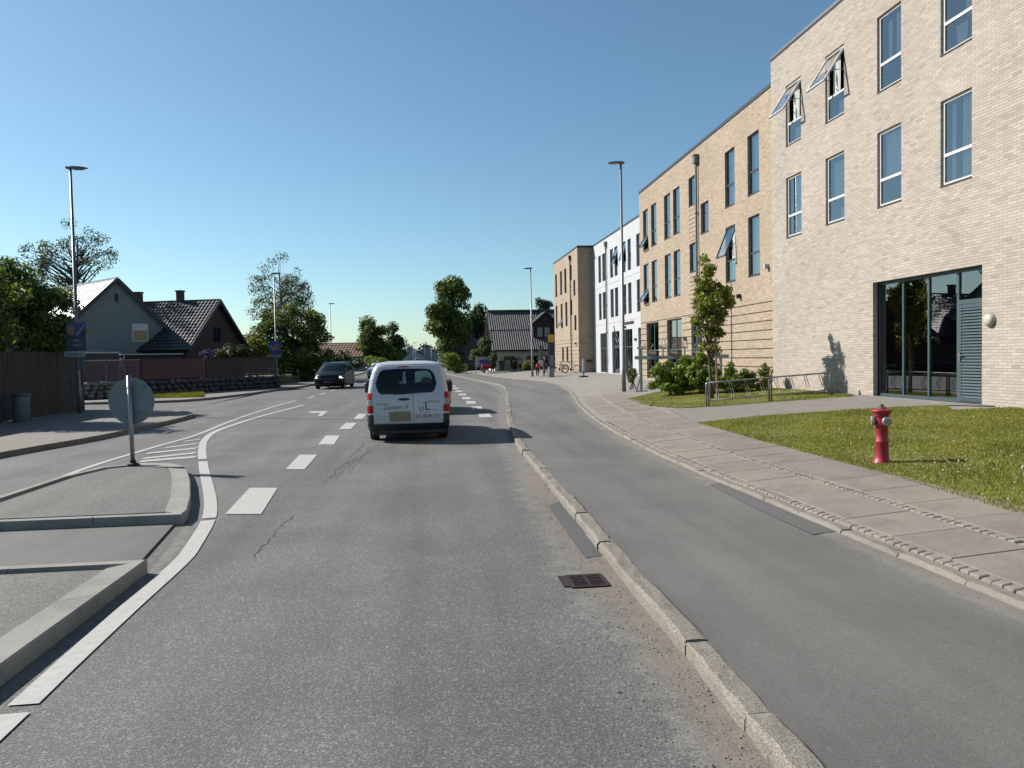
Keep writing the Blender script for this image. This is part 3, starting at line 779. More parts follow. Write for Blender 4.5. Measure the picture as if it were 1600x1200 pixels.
def lawn(name, poly, dens, seed, cell=.09, bh=(.018, .045)):
    xs = [p[0] for p in poly]; ys_ = [p[1] for p in poly]; idx = {}; P = []; F = []
    r = random.Random(seed)
    nx = int((max(xs)-min(xs))/cell)+1; ny = int((max(ys_)-min(ys_))/cell)+1
    def vid(i, j):
        if (i, j) not in idx:
            x = min(xs)+i*cell; y = min(ys_)+j*cell; idx[i, j] = len(P)
            P.append((x, y, hgt(x, y)-.004+r.uniform(-.003, .008)))
        return idx[i, j]
    for i in range(nx):
        for j in range(ny):
            if pip((min(xs)+(i+.5)*cell, min(ys_)+(j+.5)*cell), poly): F.append([vid(i, j), vid(i+1, j), vid(i+1, j+1), vid(i, j+1)])
    s = MB(); s.add(P, F); struct(s.build(name, M['lawn'], smooth=True))
    g_ = np.random.default_rng(seed)
    area = (max(xs)-min(xs))*(max(ys_)-min(ys_)); n_ = int(area*dens)
    q = np.column_stack([g_.uniform(min(xs), max(xs), n_), g_.uniform(min(ys_), max(ys_), n_)])
    px_, py_ = q[:, 0], q[:, 1]; ins = np.zeros(n_, bool)
    for i in range(len(poly)):
        x0, y0 = poly[i]; x1, y1 = poly[i-1]
        if y0 == y1: continue
        c = ((y0 > py_) != (y1 > py_)) & (px_ < (x1-x0)*(py_-y0)/(y1-y0)+x0); ins ^= c
    q = q[ins]; n_ = len(q)
    z = np.array([hgt(a, b_) for a, b_ in q])-.004
    a = g_.uniform(0, 2*pi, n_); hh = g_.uniform(bh[0], bh[1], n_)*(.6+.8*(np.sin(q[:, 0]*2.1)*np.sin(q[:, 1]*1.7)*.5+.5)); wd = g_.uniform(.004, .008, n_)
    ln = g_.uniform(-.6, .6, (n_, 2))*hh[:, None]
    V = np.zeros((n_*3, 3))
    V[0::3, 0] = q[:, 0]-np.cos(a)*wd; V[0::3, 1] = q[:, 1]-np.sin(a)*wd; V[0::3, 2] = z
    V[1::3, 0] = q[:, 0]+np.cos(a)*wd; V[1::3, 1] = q[:, 1]+np.sin(a)*wd; V[1::3, 2] = z
    V[2::3, 0] = q[:, 0]+ln[:, 0]; V[2::3, 1] = q[:, 1]+ln[:, 1]; V[2::3, 2] = z+hh
    o = np_mesh(name+'_grass', V, np.arange(n_*3).reshape(-1, 3), M['grass'])
    tag(o, None, None, None, 'stuff'); return o
gA = lawn('front_lawn', lawnA, 2300, 1)
tag(gA, 'short green grass of the lawn around the red hydrant', 'grass')
gB = lawn('rack_lawn', lawnB, 900, 2)
tag(gB, 'short green grass of the small lawn with the bicycle rack', 'grass')
# dandelion clocks scattered through the lawn
s = MB(); r = random.Random(5); n = 0
for _ in range(750):
    x, y = r.uniform(5.4, 11), r.uniform(5, 19)
    if pip((x, y), lawnA) and (r.random() < .09 or (x < 7.5 and y > 12 and r.random() < .3) or (hypot(x-6.1, y-9.2) < 1.0 and r.random() < .4)):
        z = hgt(x, y)+r.uniform(.045, .08); q = r.uniform(.010, .016)
        s.lathe([(q*.2, -q), (q*.9, -q*.4), (q, .2*q), (q*.6, .8*q), (.1*q, q)], 6, (x, y, z)); n += 1
tag(s.build('dandelion_heads', M['dandelion']), 'pale dandelion clocks scattered over the lawn', 'flowers', None, 'stuff')

# asphalt path from the pavement to the glazed entrance
b = MB(); pl = [pxy(1480, 633), pxy(1300, 642), pxy(1180, 651), pxy(1088, 661)]; pu = [(FX, 20.3), pxy(1340, 619), pxy(1150, 632), pxy(1010, 635)]
pl = [(FX, 15.2)]+pl; pu = [(FX, 20.4)]+[pxy(1340, 619), pxy(1240, 626), pxy(1150, 632), pxy(1045, 640)]
for i in range(len(pl)-1):
    for k in range(6):
        def L_(P, t): return (P[i][0]+(P[i+1][0]-P[i][0])*t, P[i][1]+(P[i+1][1]-P[i][1])*t)
        for m_ in range(6):
            q = []
            for (tt, uu) in ((k/6, m_/6), (k/6, (m_+1)/6), ((k+1)/6, (m_+1)/6), ((k+1)/6, m_/6)):
                a, c = L_(pl, tt), L_(pu, tt); x, y = a[0]+(c[0]-a[0])*uu, a[1]+(c[1]-a[1])*uu; q.append((x, y, hgt(x, y)-.003))
            b.quad(*q[::-1])
struct(b.build('entrance_path', M['path']))

# ================================================================== APARTMENT BLOCKS
UPV = Vector((0, 0, 1))
class Face:
    """a vertical facade: u along t, z up, d inwards"""
    def __init__(s, A, B):
        s.O = Vector((A[0], A[1], 0)); d = Vector((B[0]-A[0], B[1]-A[1], 0)); s.L = d.length; s.t = d.normalized()
        s.n = Vector((-s.t.y, s.t.x, 0)); s.R = Matrix((s.t, -s.n, UPV)).transposed()   # columns: along, inwards, up
    def P(s, u, z, d=0.0): return s.O+s.t*u+UPV*z-s.n*d
    def box(s, mb, u0, u1, z0, z1, d0, d1): mb.box(s.P((u0+u1)/2, (z0+z1)/2, (d0+d1)/2), (abs(u1-u0), abs(d1-d0), abs(z1-z0)), R=s.R)
def wall(face, z0, z1, openings, grooves, m, parent, name='wall', rev=.13, gd=.035, u0=0.0, u1=None):
    u1 = face.L if u1 is None else u1
    us = sorted(set([u0, u1]+[round(v, 4) for o in openings+grooves for v in o[:2]])); us = [v for v in us if u0 <= v <= u1]
    zs = sorted(set([z0, z1]+[round(v, 4) for o in openings+grooves for v in o[2:4]])); zs = [v for v in zs if z0 <= v <= z1]
    nu, nz = len(us)-1, len(zs)-1; D = {}
    for i in range(nu):
        for j in range(nz):
            c, e = (us[i]+us[i+1])/2, (zs[j]+zs[j+1])/2; d = 0.0
            for o in grooves:
                if o[0] < c < o[1] and o[2] < e < o[3]: d = gd
            for o in openings:
                if o[0] < c < o[1] and o[2] < e < o[3]: d = 9
            D[i, j] = d
    s = MB()
    def q(a, b_, c, e, uv): s.quad(a, b_, c, e, uv)
    for i in range(nu):
        for j in range(nz):
            d = D[i, j]; A, B, C, E = us[i], us[i+1], zs[j], zs[j+1]
            if d < 9: q(face.P(B, C, d), face.P(A, C, d), face.P(A, E, d), face.P(B, E, d), [(B, C), (A, C), (A, E), (B, E)])
            for (i2, j2) in ((i+1, j), (i, j+1)):
                if (i2, j2) not in D: continue
                d2 = D[i2, j2]
                if d2 == d: continue
                lo, hi = min(d, d2), min(max(d, d2), rev)
                if i2 != i: q(face.P(B, C, lo), face.P(B, C, hi), face.P(B, E, hi), face.P(B, E, lo), [(B+lo, C), (B+hi, C), (B+hi, E), (B+lo, E)])
                else: q(face.P(A, E, lo), face.P(B, E, lo), face.P(B, E, hi), face.P(A, E, hi), [(A, E+lo), (B, E+lo), (B, E+hi), (A, E+hi)])
    return s.build(name, m, parent)

def frame_rect(mb, face, u0, u1, z0, z1, d0, d1, fw):
    face.box(mb, u0, u1, z0, z0+fw, d0, d1); face.box(mb, u0, u1, z1-fw, z1, d0, d1)
    face.box(mb, u0, u0+fw, z0+fw, z1-fw, d0, d1); face.box(mb, u1-fw, u1, z0+fw, z1-fw, d0, d1)
def wavy(face, u0, u1, z0, z1, d, amp, wl, flare=0.0):
    s = MB(); n_ = max(6, int((u1-u0)/wl*6)); P = []
    for j, z in enumerate((z0, (z0+z1)/2, z1)):
        for i in range(n_+1):
            k = i/n_; uu = u0+(u1-u0)*(k if not flare else .5+(k-.5)*(1-flare*(1-j/2)*.5))
            P.append(face.P(uu, z, d+amp*sin(k*(u1-u0)/wl*2*pi+j*.4)))
    F = [[j*(n_+1)+i, j*(n_+1)+i+1, (j+1)*(n_+1)+i+1, (j+1)*(n_+1)+i] for j in range(2) for i in range(n_)]
    s.add(P, F); return s
def pane(face, u0, u1, z0, z1, d, m, parent, name='pane', rot=None):
    s = MB(); C = [face.P(u1, z0, d), face.P(u0, z0, d), face.P(u0, z1, d), face.P(u1, z1, d)]
    if rot: C = [rot(p) for p in C]
    s.quad(*C); return s.build(name, m, parent)
def window(face, bld, u0, u1, z0, z1, fm, gm, fw=.055, sp=None, opened=None, ang=28, curtain=None, d0=.085, dep=.05, mull=False, sill=True):
    s = MB(); frame_rect(s, face, u0+.004, u1-.004, z0+.004, z1-.004, d0, d0+dep, fw)
    if sp: face.box(s, u0+fw, u1-fw, sp-fw*.6, sp+fw*.6, d0-.006, d0+dep+.004)
    if mull: face.box(s, (u0+u1)/2-fw*.6, (u0+u1)/2+fw*.6, z0+fw, z1-fw, d0-.004, d0+dep)
    win = s.build('window', fm, bld)
    parts = [(z0, sp), (sp, z1)] if sp else [(z0, z1)]
    for k, (a, b_) in enumerate(parts):
        isop = opened == ('bottom' if k == 0 else 'top') if sp else False
        if not isop:
            pane(face, u0+fw, u1-fw, a+fw*.6, b_-fw*.6, d0+.02, gm, win)
        else:
            A = face.P(u0, b_-fw, d0-.01); ax = face.t; th = radians(ang)
            RM = Matrix.Rotation(th, 3, ax)
            t1 = A+RM@(face.P(u0, a, d0-.01)-A)
            if (t1-A).dot(face.n) < 0: RM = Matrix.Rotation(-th, 3, ax)
            rot = lambda p, A=A, RM=RM: A+RM@(Vector(p)-A)
            t = MB(); frame_rect(t, face, u0+.02, u1-.02, a+.01, b_-fw*.5, d0-.03, d0+.02, fw*.95)
            t.v = [tuple(rot(p)) for p in t.v]
            sash = t.build('open_sash', fm, win)
            pane(face, u0+fw, u1-fw, a+fw, b_-fw, d0-.005, gm, win, 'pane', rot)
            for sgn in (0, 1):
                uu = u0+.05 if sgn == 0 else u1-.05
                t = MB(); t.bar(face.P(uu, a+(b_-a)*.45, d0+.02), rot(face.P(uu, a+(b_-a)*.3, d0)), .018, .018); t.build('stay', M['galv'], win)
    if sill:
        t = MB(); face.box(t, u0, u1, z0-.028, z0+.003, -.018, d0); t.build('sill', M['reveal'], win)
    if curtain:
        for (a, b_, c, e, fl) in curtain:
            W = u1-u0; Hh = z1-z0
            wavy(face, u0+fw+W*a, u0-fw+W*b_, z0+Hh*c, z0+Hh*e-fw, d0+.16, .018, .13, fl).build('curtain', M['curtain'], win, smooth=True)
    return win
def shell(face, bld, z0, z1, depth, roof_m, wall_m, inner=2.6, floors=()):
    P = face.P; L = face.L
    s = MB(); s.add([P(0, z1-.25, .02), P(L, z1-.25, .02), P(L, z1-.25, depth), P(0, z1-.25, depth)], [[0, 1, 2, 3]]); s.build('roof', roof_m, bld)
    s = MB(); s.quad(P(L, z0, depth), P(0, z0, depth), P(0, z1, depth), P(L, z1, depth), [(L, z0), (0, z0), (0, z1), (L, z1)]); s.build('rear_wall', wall_m, bld)
    for u in (0, L):
        s = MB(); s.quad(P(u, z0, 0), P(u, z0, depth), P(u, z1, depth), P(u, z1, 0), [(0, z0), (depth, z0), (depth, z1), (0, z1)]); s.build('side_wall', wall_m, bld)
    s = MB(); s.quad(P(L, z0, inner), P(0, z0, inner), P(0, z1-.3, inner), P(L, z1-.3, inner)); s.build('interior_wall', M['interior'], bld)
    for z in floors:
        s = MB(); s.add([P(.02, z, .15), P(L-.02, z, .15), P(L-.02, z, inner), P(.02, z, inner)], [[0, 1, 2, 3]]); s.build('interior_floor', M['interior'], bld)
def coping(face, bld, z, m, ht=.09, out=.05, back=.35, dark=True):
    s = MB(); face.box(s, -.02, face.L+.02, z, z+ht, -out, back); s.build('coping', m, bld)

# ---- block with pale brick, white window frames and the glazed entrance
F1 = Face((FX, 3.0), (FX, 25.8)); ZR = 11.92
b1 = thing('apartment_block', 'pale grey-beige brick apartment block with white window frames and glazed entrance, nearest on the right', 'building', (FX, 14, .55))
def uy(Y): return Y-3.0
cols = [(1228.5, 1252), (1290, 1319.5), (1371, 1408), (1470, 1518)]
WU = []
for (a, b_), yy in zip(cols, (300, 290, 260, 210)):
    u_a = plane_hit(a, yy, F1.O, F1.t)[0]; u_b = plane_hit(b_, yy, F1.O, F1.t)[0]; c = (u_a+u_b)/2; WU.append((c-.52, c+.52))
WU = [(3.2, 4.24)]+WU[::-1]     # one more bay outside the frame, then near -> far
ops = []
for (a, b_) in WU: ops += [(a, b_, 5.66, 7.63), (a, b_, 8.69, 10.66)]
GU0, GU1, GZ0, GZ1 = uy(15.62), uy(19.74), .60, 3.67
ops.append((GU0, GU1, GZ0, GZ1))
wall(F1, .0, ZR, ops, [], M['brick_pale'], b1)
shell(F1, b1, 0, ZR, 11, M['coping'], M['brick_pale'], 3.2, (.55, 4.75, 7.8, 10.85))
coping(F1, b1, ZR, M['coping_grey'], .10, .03, .4)
s = MB(); F1.box(s, 0, F1.L, ZR-.05, ZR-.002, -.012, .02); s.build('drip_edge', M['coping'], b1)
CUR = {(1, 0): [(.0, .62, .02, 1, 0), (.72, .98, .02, 1, 0)], (1, 1): [(.05, .5, .34, 1, 0), (.35, .8, .03, .33, .4)], (2, 0): [(.02, .98, .36, 1, 0)], (2, 1): [(.0, .55, .37, 1, 0), (.62, .9, .4, .95, 0)],
       (3, 0): [(.25, .98, .36, .95, .5), (.3, .6, .05, .25, 0)], (4, 0): [(.02, .98, .02, 1, 0)], (3, 1): [(.5, .98, .37, 1, 0), (.2, .7, .03, .3, .3)], (4, 1): [(.45, .95, .37, 1, 0), (.1, .8, .03, .3, 0)], (0, 0): [], (0, 1): []}
for i, (a, b_) in enumerate(WU):
    for j, z in enumerate((5.66, 8.69)):
        window(F1, b1, a, b_, z, z+1.97, M['frame_white'], M['glass'], .06, z+.70, opened='top' if (j == 1 and i in (3, 4)) else None, ang=33, curtain=CUR.get((i, j)), d0=.06)
# glazed entrance screen: frame, three tall panes, over-light and louvred door
s = MB(); DD = .16; fw = .07
frame_rect(s, F1, GU0+.004, GU1-.004, GZ0, GZ1-.004, DD, DD+.07, fw)
dwid = uy(16.56)
F1.box(s, dwid, dwid+.075, GZ0+fw, GZ1-fw, DD-.004, DD+.07)
seg = (GU1-fw-dwid-.075)/3
for k in (1, 2): F1.box(s, dwid+.075+seg*k-.03, dwid+.075+seg*k+.03, GZ0+fw, GZ1-fw, DD-.003, DD+.066)
DZ = 2.86
F1.box(s, GU0+fw, dwid, DZ, DZ+.10, DD-.003, DD+.068)
ent = s.build('entrance_screen', M['frame_teal'], b1)
for k in range(3): pane(F1, dwid+.075+seg*k+(.03 if k else 0), dwid+.075+seg*(k+1)-.03, GZ0+fw, GZ1-fw, DD+.03, M['glass_dark'], ent)
pane(F1, GU0+fw, dwid, DZ+.10, GZ1-fw, DD+.03, M['glass_dark'], ent)
s = MB(); frame_rect(s, F1, GU0+fw+.008, dwid-.008, GZ0+.03, DZ-.008, DD-.02, DD+.04, .085); F1.box(s, GU0+fw+.09, dwid-.09, GZ0+.1, DZ-.09, DD+.03, DD+.04)
door = s.build('louvred_door', M['frame_teal'], b1)
nsl = 30
for k in range(nsl):
    z = GZ0+.14+k*(DZ-GZ0-.26)/(nsl-1); s = MB()
    A = F1.P(GU0+fw+.094, z, DD-.005); B = F1.P(dwid-.094, z, DD-.005)
    R = F1.R@Matrix.Rotation(radians(-38), 3, 'X')
    s.box((A+B)/2, ((B-A).length, .010, .072), R=R); s.build('louvre_slat', M['frame_teal'], door)
s = MB(); F1.box(s, dwid-.075, dwid-.035, 1.55, 1.75, DD-.045, DD-.02); s.bar(F1.P(dwid-.055, 1.68, DD-.07), F1.P(dwid-.19, 1.68, DD-.07), .022, .022); s.bar(F1.P(dwid-.055, 1.68, DD-.02), F1.P(dwid-.055, 1.68, DD-.075), .02, .02); s.build('handle', M['galv'], door)
s = MB(); F1.box(s, GU0-.02, GU1+.02, .50, .60, -.02, .3); s.build('threshold', M['concrete'], b1)
# round wall light
wl_ = thing('wall_lamp', 'round white bulkhead lamp on the brick beside the louvred door', 'lamp', F1.P(*plane_hit(1548, 500, F1.O, F1.t)))
RB = Matrix(((0, 0, -1), (0, 1, 0), (1, 0, 0)))
s = MB(); s.lathe([(.155, 0), (.155, .035), (.15, .04)], 28, R=RB); s.build('base_ring', M['alu'], wl_, local=True)
s = MB(); s.lathe([(.14, .03), (.138, .055), (.12, .085), (.085, .108), (.04, .118), (.005, .12)], 28, R=RB); s.build('diffuser', M['white_plastic'], wl_, smooth=True, local=True)
M['lamp_cream'] = mat('cream_diffuser', (.62, .56, .44), .4, var=.05); bpy.data.objects['diffuser'].data.materials[0] = M['lamp_cream']

# ---- yellow brick block in the middle, grooved base, grey frames
F2 = Face((12.26, 25.8), (12.60, 43.6)); Z2 = 11.08
b2 = thing('apartment_block', 'yellow brick apartment block with grooved ground floor, behind the young tree and bicycle rack', 'building', (12.4, 34, .5))
UP = [(16.0, 17.04), (14.35, 15.38), (11.9, 12.95), (10.38, 11.43), (3.47, 4.51), (1.17, 2.21)]
ops = []; wins = []
for k, (a, b_) in enumerate(UP):
    wins.append((a, b_, 7.72, 9.94, 'bottom' if k == 0 else None)); wins.append((a, b_, 4.70, 6.91, 'bottom' if k == 0 else ('top' if k == 4 else None)))
for (a, b_, z0, z1) in [(8.0, 9.04, 8.64, 9.94), (6.43, 7.42, 7.13, 8.45), (8.0, 9.0, 5.60, 6.91)]: wins.append((a, b_, z0, z1, 'x'))
GW = [(14.2, 16.6, .50, 3.58), (10.28, 12.68, .50, 3.58), (7.38, 8.86, .50, 3.58)]
ops = [w_[:4] for w_ in wins]+GW
gro = []
z = .62
while z < 3.7: gro.append((0.02, F2.L-.02, z, z+.034)); z += .333
z = 7.0
while z < 8.55:
    gro.append((8.0, 9.04, z, z+.028)); z += .2
z = 3.95
while z < 5.5: gro.append((8.0, 9.0, z, z+.028)); z += .2
# keep the two upper groove columns from running along the whole facade grid
wall(F2, 0, Z2, ops, gro, M['brick_yellow'], b2, gd=.055)
shell(F2, b2, 0, Z2, 11, M['coping'], M['brick_yellow'], 2.6, (.5, 3.9, 6.95, 10.2))
coping(F2, b2, Z2, M['coping'], .13, .03, .4)
for (a, b_, z0, z1, op) in wins:
    short = op == 'x'
    big = a < 5
    sp = None if short else (z0+(.86 if big else .83))
    if op == 'bottom': sp = z0+.78
    window(F2, b2, a, b_, z0, z1, M['frame_grey'], M['glass'], .055, sp, opened=op if op in ('top', 'bottom') else None, ang=32 if op == 'bottom' else 22, curtain=[(.05, .95, .0, 1, 0)] if big else None, d0=.07)
for (a, b_, z0, z1) in GW:
    wn2 = window(F2, b2, a, b_, z0, z1, M['frame_teal'], M['glass_dark'], .06, 2.05, mull=True, d0=.12, sill=False)
# downpipes and small fittings
def downpipe(face, bld, u, z0, z1, m):
    s = MB(); p = face.P(u, 0, -.09); s.tube([p+UPV*z0, p+UPV*z1], .05, 10)
    face.box(s, u-.14, u+.14, z1-.02, z1+.34, -.20, .0); face.box(s, u-.17, u+.17, z1+.31, z1+.36, -.22, .0)
    z = z0+1
    while z < z1: face.box(s, u-.07, u+.07, z, z+.05, -.15, .0); z += 2.2
    return s.build('downpipe', m, bld)
downpipe(F2, b2, 7.75, .5, 10.35, M['lamp_post'])
def fitting(face, bld, u, z, m=None): 
    s = MB(); face.box(s, u-.06, u+.06, z-.10, z+.06, -.16, 0); s.build('wall_spotlight', m or M['coping'], bld)
fitting(F2, b2, 9.6, 2.55); fitting(F2, b2, .45, 4.9, M['white_plastic']); fitting(F2, b2, 3.0, 4.05, M['reveal'])

# ---- white rendered block set back
F3 = Face((14.65, 43.6), (14.65, 65.0)); Z3 = 11.10
b3 = thing('apartment_block', 'white panelled apartment block set back between the two brick blocks', 'building', (14.65, 54, .45))
UW = [(18.45, 19.4), (17.0, 18.0), (14.4, 15.4), (13.02, 14.0), (10.7, 11.7), (9.3, 10.2), (7.05, 7.95), (4.5, 5.5), (2.6, 3.6)]
ops = []
for (a, b_) in UW: ops += [(a, b_, 7.82, 10.02), (a, b_, 4.75, 6.93)]
GW = [(17.0, 19.05, .42, 3.62), (12.8, 15.1, .42, 3.64), (9.2, 11.45, .42, 3.66), (6.6, 7.75, .42, 3.66)]
ops += GW
joints = []
wall(F3, 0, Z3, ops, [(0, F3.L, 4.30, 4.325), (0, F3.L, 7.38, 7.405), (16.05, 16.075, .4, 10.9), (12.4, 12.425, 3.7, 10.9), (8.6, 8.625, .4, 10.9)], M['render_white'], b3, gd=.02)
shell(F3, b3, 0, Z3, 11, M['coping'], M['render_white'], 2.6, (.4, 3.9, 6.95, 10.2))
coping(F3, b3, Z3, M['coping'], .13, .03, .4)
for k, (a, b_) in enumerate(UW):
    for j, z0 in enumerate((4.75, 7.82)):
        window(F3, b3, a, b_, z0, z0+2.19, M['frame_grey'], M['glass_far'], .05, z0+.8, opened='top' if (j == 1 and k in (3, 4)) else None, ang=16, d0=.09, sill=False)
for (a, b_, z0, z1) in GW: window(F3, b3, a, b_, z0, z1, M['frame_teal'], M['glass_dark'], .06, 2.4, mull=True, d0=.12, sill=False)
downpipe(F3, b3, 16.43, .42, 10.45, M['lamp_post']); fitting(F3, b3, 8.2, 2.9); fitting(F3, b3, 10.9, 3.85)
s = MB(); F3.box(s, 8.8, 11.2, 4.02, 4.20, -.05, -.01); sg = s.build('name_sign', M['coping'], b3)

# ---- far yellow brick block
F4 = Face((13.3, 65.0), (13.3, 77.0)); Z4 = 11.08
b4 = thing('apartment_block', 'farthest yellow brick block with dark shaded end wall beside the bus stop', 'building', (13.3, 70, .4))
wins = [(7.45, 8.5, 7.72, 9.94, None), (5.2, 6.25, 7.72, 9.94, None), (2.6, 3.5, 8.64, 9.94, 'x'), (1.1, 1.95, 7.13, 8.45, 'x'), (7.4, 8.4, 4.62, 6.83, 'bottom'), (4.95, 6.0, 4.62, 6.83, None), (2.6, 3.5, 5.53, 6.83, 'x'), (.85, 1.75, 4.08, 5.37, 'x'), (7.1, 8.05, 1.35, 2.67, 'x'), (4.85, 5.75, 1.35, 2.67, 'x'), (10.2, 11.2, 7.72, 9.94, None), (10.2, 11.2, 4.62, 6.83, None)]
gro = []; z = .62
while z < 3.5: gro.append((0.02, F4.L-.02, z, z+.03)); z += .333
wall(F4, 0, Z4, [w_[:4] for w_ in wins], gro, M['brick_yellow'], b4)
shell(F4, b4, 0, Z4, 11, M['coping'], M['brick_yellow'], 2.6, (.4, 3.8, 6.9))
coping(F4, b4, Z4, M['coping'], .13, .03, .4)
s = MB(); s.box((18.8, 64.9, Z4+.065), (11.1, .3, .13)); s.build('coping', M['coping'], b4)
for (a, b_, z0, z1, op) in wins:
    window(F4, b4, a, b_, z0, z1, M['reveal'], M['glass_far'], .05, None if op == 'x' else z0+.8, opened='bottom' if op == 'bottom' else None, ang=30, d0=.09)
downpipe(F4, b4, 2.95, .4, 10.4, M['wood_brown']); fitting(F4, b4, 1.0, 2.9)
s = MB(); s.box((14.2, 64.93, 1.35), (.5, .12, .22)); s.build('letter_box', M['coping'], b4)

# ================================================================== HOUSES
def tile_sheet(O, e, up, L, Sl, wl, amp, row, n, sub=5):
    """wavy tile surface: O corner, e along eave, up along slope, n normal"""
    s = MB(); nu = int(L/wl*sub); rows = max(1, int(Sl/row)); P = []; F = []
    for j in range(rows):
        for (k, lift) in ((0, .045), (1, .0)):
            for i in range(nu+1):
                a = L*i/nu; hh = amp*abs(sin(pi*a/wl))+lift
                P.append(O+e*a+up*(Sl*(j+k)/rows)+n*hh)
    for r_ in range(rows*2-1):
        for i in range(nu): F.append([r_*(nu+1)+i, r_*(nu+1)+i+1, (r_+1)*(nu+1)+i+1, (r_+1)*(nu+1)+i])
    s.add(P, F); return s
def gable_house(name, label, C, g, hw, L, ze, za, z0, wm, rm, kind='tile', over=.35, bm=None, cat='house', wl=.3, row=.42):
    """C = point on the ground under the front gable apex, g = outward direction of that gable"""
    g = Vector((g[0], g[1], 0)).normalized(); t = Vector((-g.y, g.x, 0)); C = Vector((C[0], C[1], 0))
    b = thing(name, label, cat, (C.x, C.y, z0))
    def P(a, k, z): return C+t*a-g*k+UPV*z
    s = MB()
    for k in (0, L):
        pts = [P(-hw, k, z0), P(hw, k, z0), P(hw, k, ze), P(0, k, za), P(-hw, k, ze)]; s.add(pts, [[0, 1, 2, 3, 4]])
    for sg in (-1, 1): s.quad(P(sg*hw, 0, z0), P(sg*hw, L, z0), P(sg*hw, L, ze), P(sg*hw, 0, ze))
    s.build('wall', wm, b)
    sl = Vector((hw, 0, za-ze)); sll = hypot(hw, za-ze)
    rf = None
    for sg in (-1, 1):
        dn = (t*sg*hw-UPV*(za-ze))/sll; nrm = (UPV*hw+t*sg*(za-ze))/sll
        top = P(0, -over, za)+nrm*.10
        s = MB(); a0 = top; a1 = top-g*(L+2*over); ln = sll+.45
        q = [a0, a1, a1+dn*ln, a0+dn*ln]
        s.add([p-nrm*.10 for p in q]+[p+nrm*.0 for p in q], [[0, 1, 2, 3], [4, 7, 6, 5], [0, 4, 5, 1], [1, 5, 6, 2], [2, 6, 7, 3], [3, 7, 4, 0]])
        rf = s.build('roof', rm, b)
        if kind == 'tile':
            tile_sheet(a0+dn*ln+nrm*.005, -g, -dn, L+2*over, ln, wl, .05, row, nrm).build('roof_tiles', rm, rf)['kind'] = 'stuff'
        elif kind == 'seam':
            k = 0.0
            while k < L+2*over:
                s = MB(); s.bar(a0-g*k+nrm*.03, a0-g*k+dn*ln+nrm*.03, .035, .06, up=nrm); s.build('roof_seam', rm, rf); k += .6
        s = MB(); s.bar(a0+g*.02-nrm*.06, a0+g*.02+dn*ln-nrm*.06, .05, .26, up=nrm); s.build('barge_board', bm or M['barge'], b)
    s = MB(); s.bar(P(0, -over, za+.14), P(0, L+over, za+.14), .22, .12); s.build('ridge', rm, b)
    return b, P, t, g
def house_window(P, b, a0, a1, z0, z1, fm, fill, k=-.03, mull=1):
    s = MB(); fw = .07; dv = [P(a0, k, z0), P(a1, k, z0), P(a1, k, z1), P(a0, k, z1)]
    for p, q in zip(dv, dv[1:]+dv[:1]): s.bar(p, q, fw, fw)
    for m_ in range(1, mull): x = a0+(a1-a0)*m_/mull; s.bar(P(x, k, z0), P(x, k, z1), fw, fw)
    w_ = s.build('window', fm, b)
    s = MB(); s.quad(P(a0, -.012, z0), P(a1, -.012, z0), P(a1, -.012, z1), P(a0, -.012, z1)); s.build('pane', fill, w_)
    return w_

# terrain behind the stone walls on the left
ty = [(-21.5, 41.6), (-17.5, 42.6), (-15.5, 46.2), (-13.6, 49.5), (-11.6, 54.0), (-10.6, 62), (-10, 80), (-11, 120), (-90, 120), (-90, 43)]
s = MB(); s.prism(ty, -.1, .62); struct(s.build('garden_terrace', M['field']))

h1, P1, t1_, g1_ = gable_house('house', 'grey brick house with bright standing-seam metal roof, behind the plum fence', wy(185, 560, 58), (.69, -.725), 4.6, 10.5, 3.35, 7.85, .5, M['plaster_grey'], M['metal_roof'], 'seam', over=.3)
house_window(P1, h1, 1.05, 2.15, 3.5, 4.75, M['frame_white'], M['blind'])
s = MB(); s.quad(P1(1.08, -.02, 4.3), P1(2.12, -.02, 4.3), P1(2.12, -.02, 4.72), P1(1.08, -.02, 4.72)); s.build('blind_top', M['curtain'], h1)
dnl = (-t1_*4.6-UPV*4.5).normalized(); nl = (UPV*4.6-t1_*4.5).normalized()
rc = P1(0, 0, 7.85)-g1_*6.6+dnl*2.0+nl*.16
s = MB(); s.box(rc, (.8, 1.1, .1), R=Matrix((-g1_, dnl, nl)).transposed()); s.build('roof_window', M['frame_grey'], h1)
s = MB(); s.box(P1(0, -.1, 6.6), (.12, .12, .6)); s.build('gable_vent', M['reveal'], h1)

h2, P2, t2_, g2_ = gable_house('house', 'dark brown house with black tiled roof and two chimneys', wy(340, 560, 62), (.94, -.28), 4.0, 8.5, 3.0, 6.55, .5, M['wood_brown'], M['tile_dark'], 'tile', over=.4, wl=.30, row=.36)
for k in (6.6, 3.0):
    s = MB(); s.box(P2(0, k, 6.9), (.44, .44, 1.1), rz=atan2(g2_.y, g2_.x)); s.box(P2(0, k, 7.46), (.53, .53, .12), rz=atan2(g2_.y, g2_.x)); s.build('chimney', M['chimney'], h2)
house_window(P2, h2, -.5, .5, 3.4, 4.6, M['frame_grey'], M['car_glass'], mull=2)

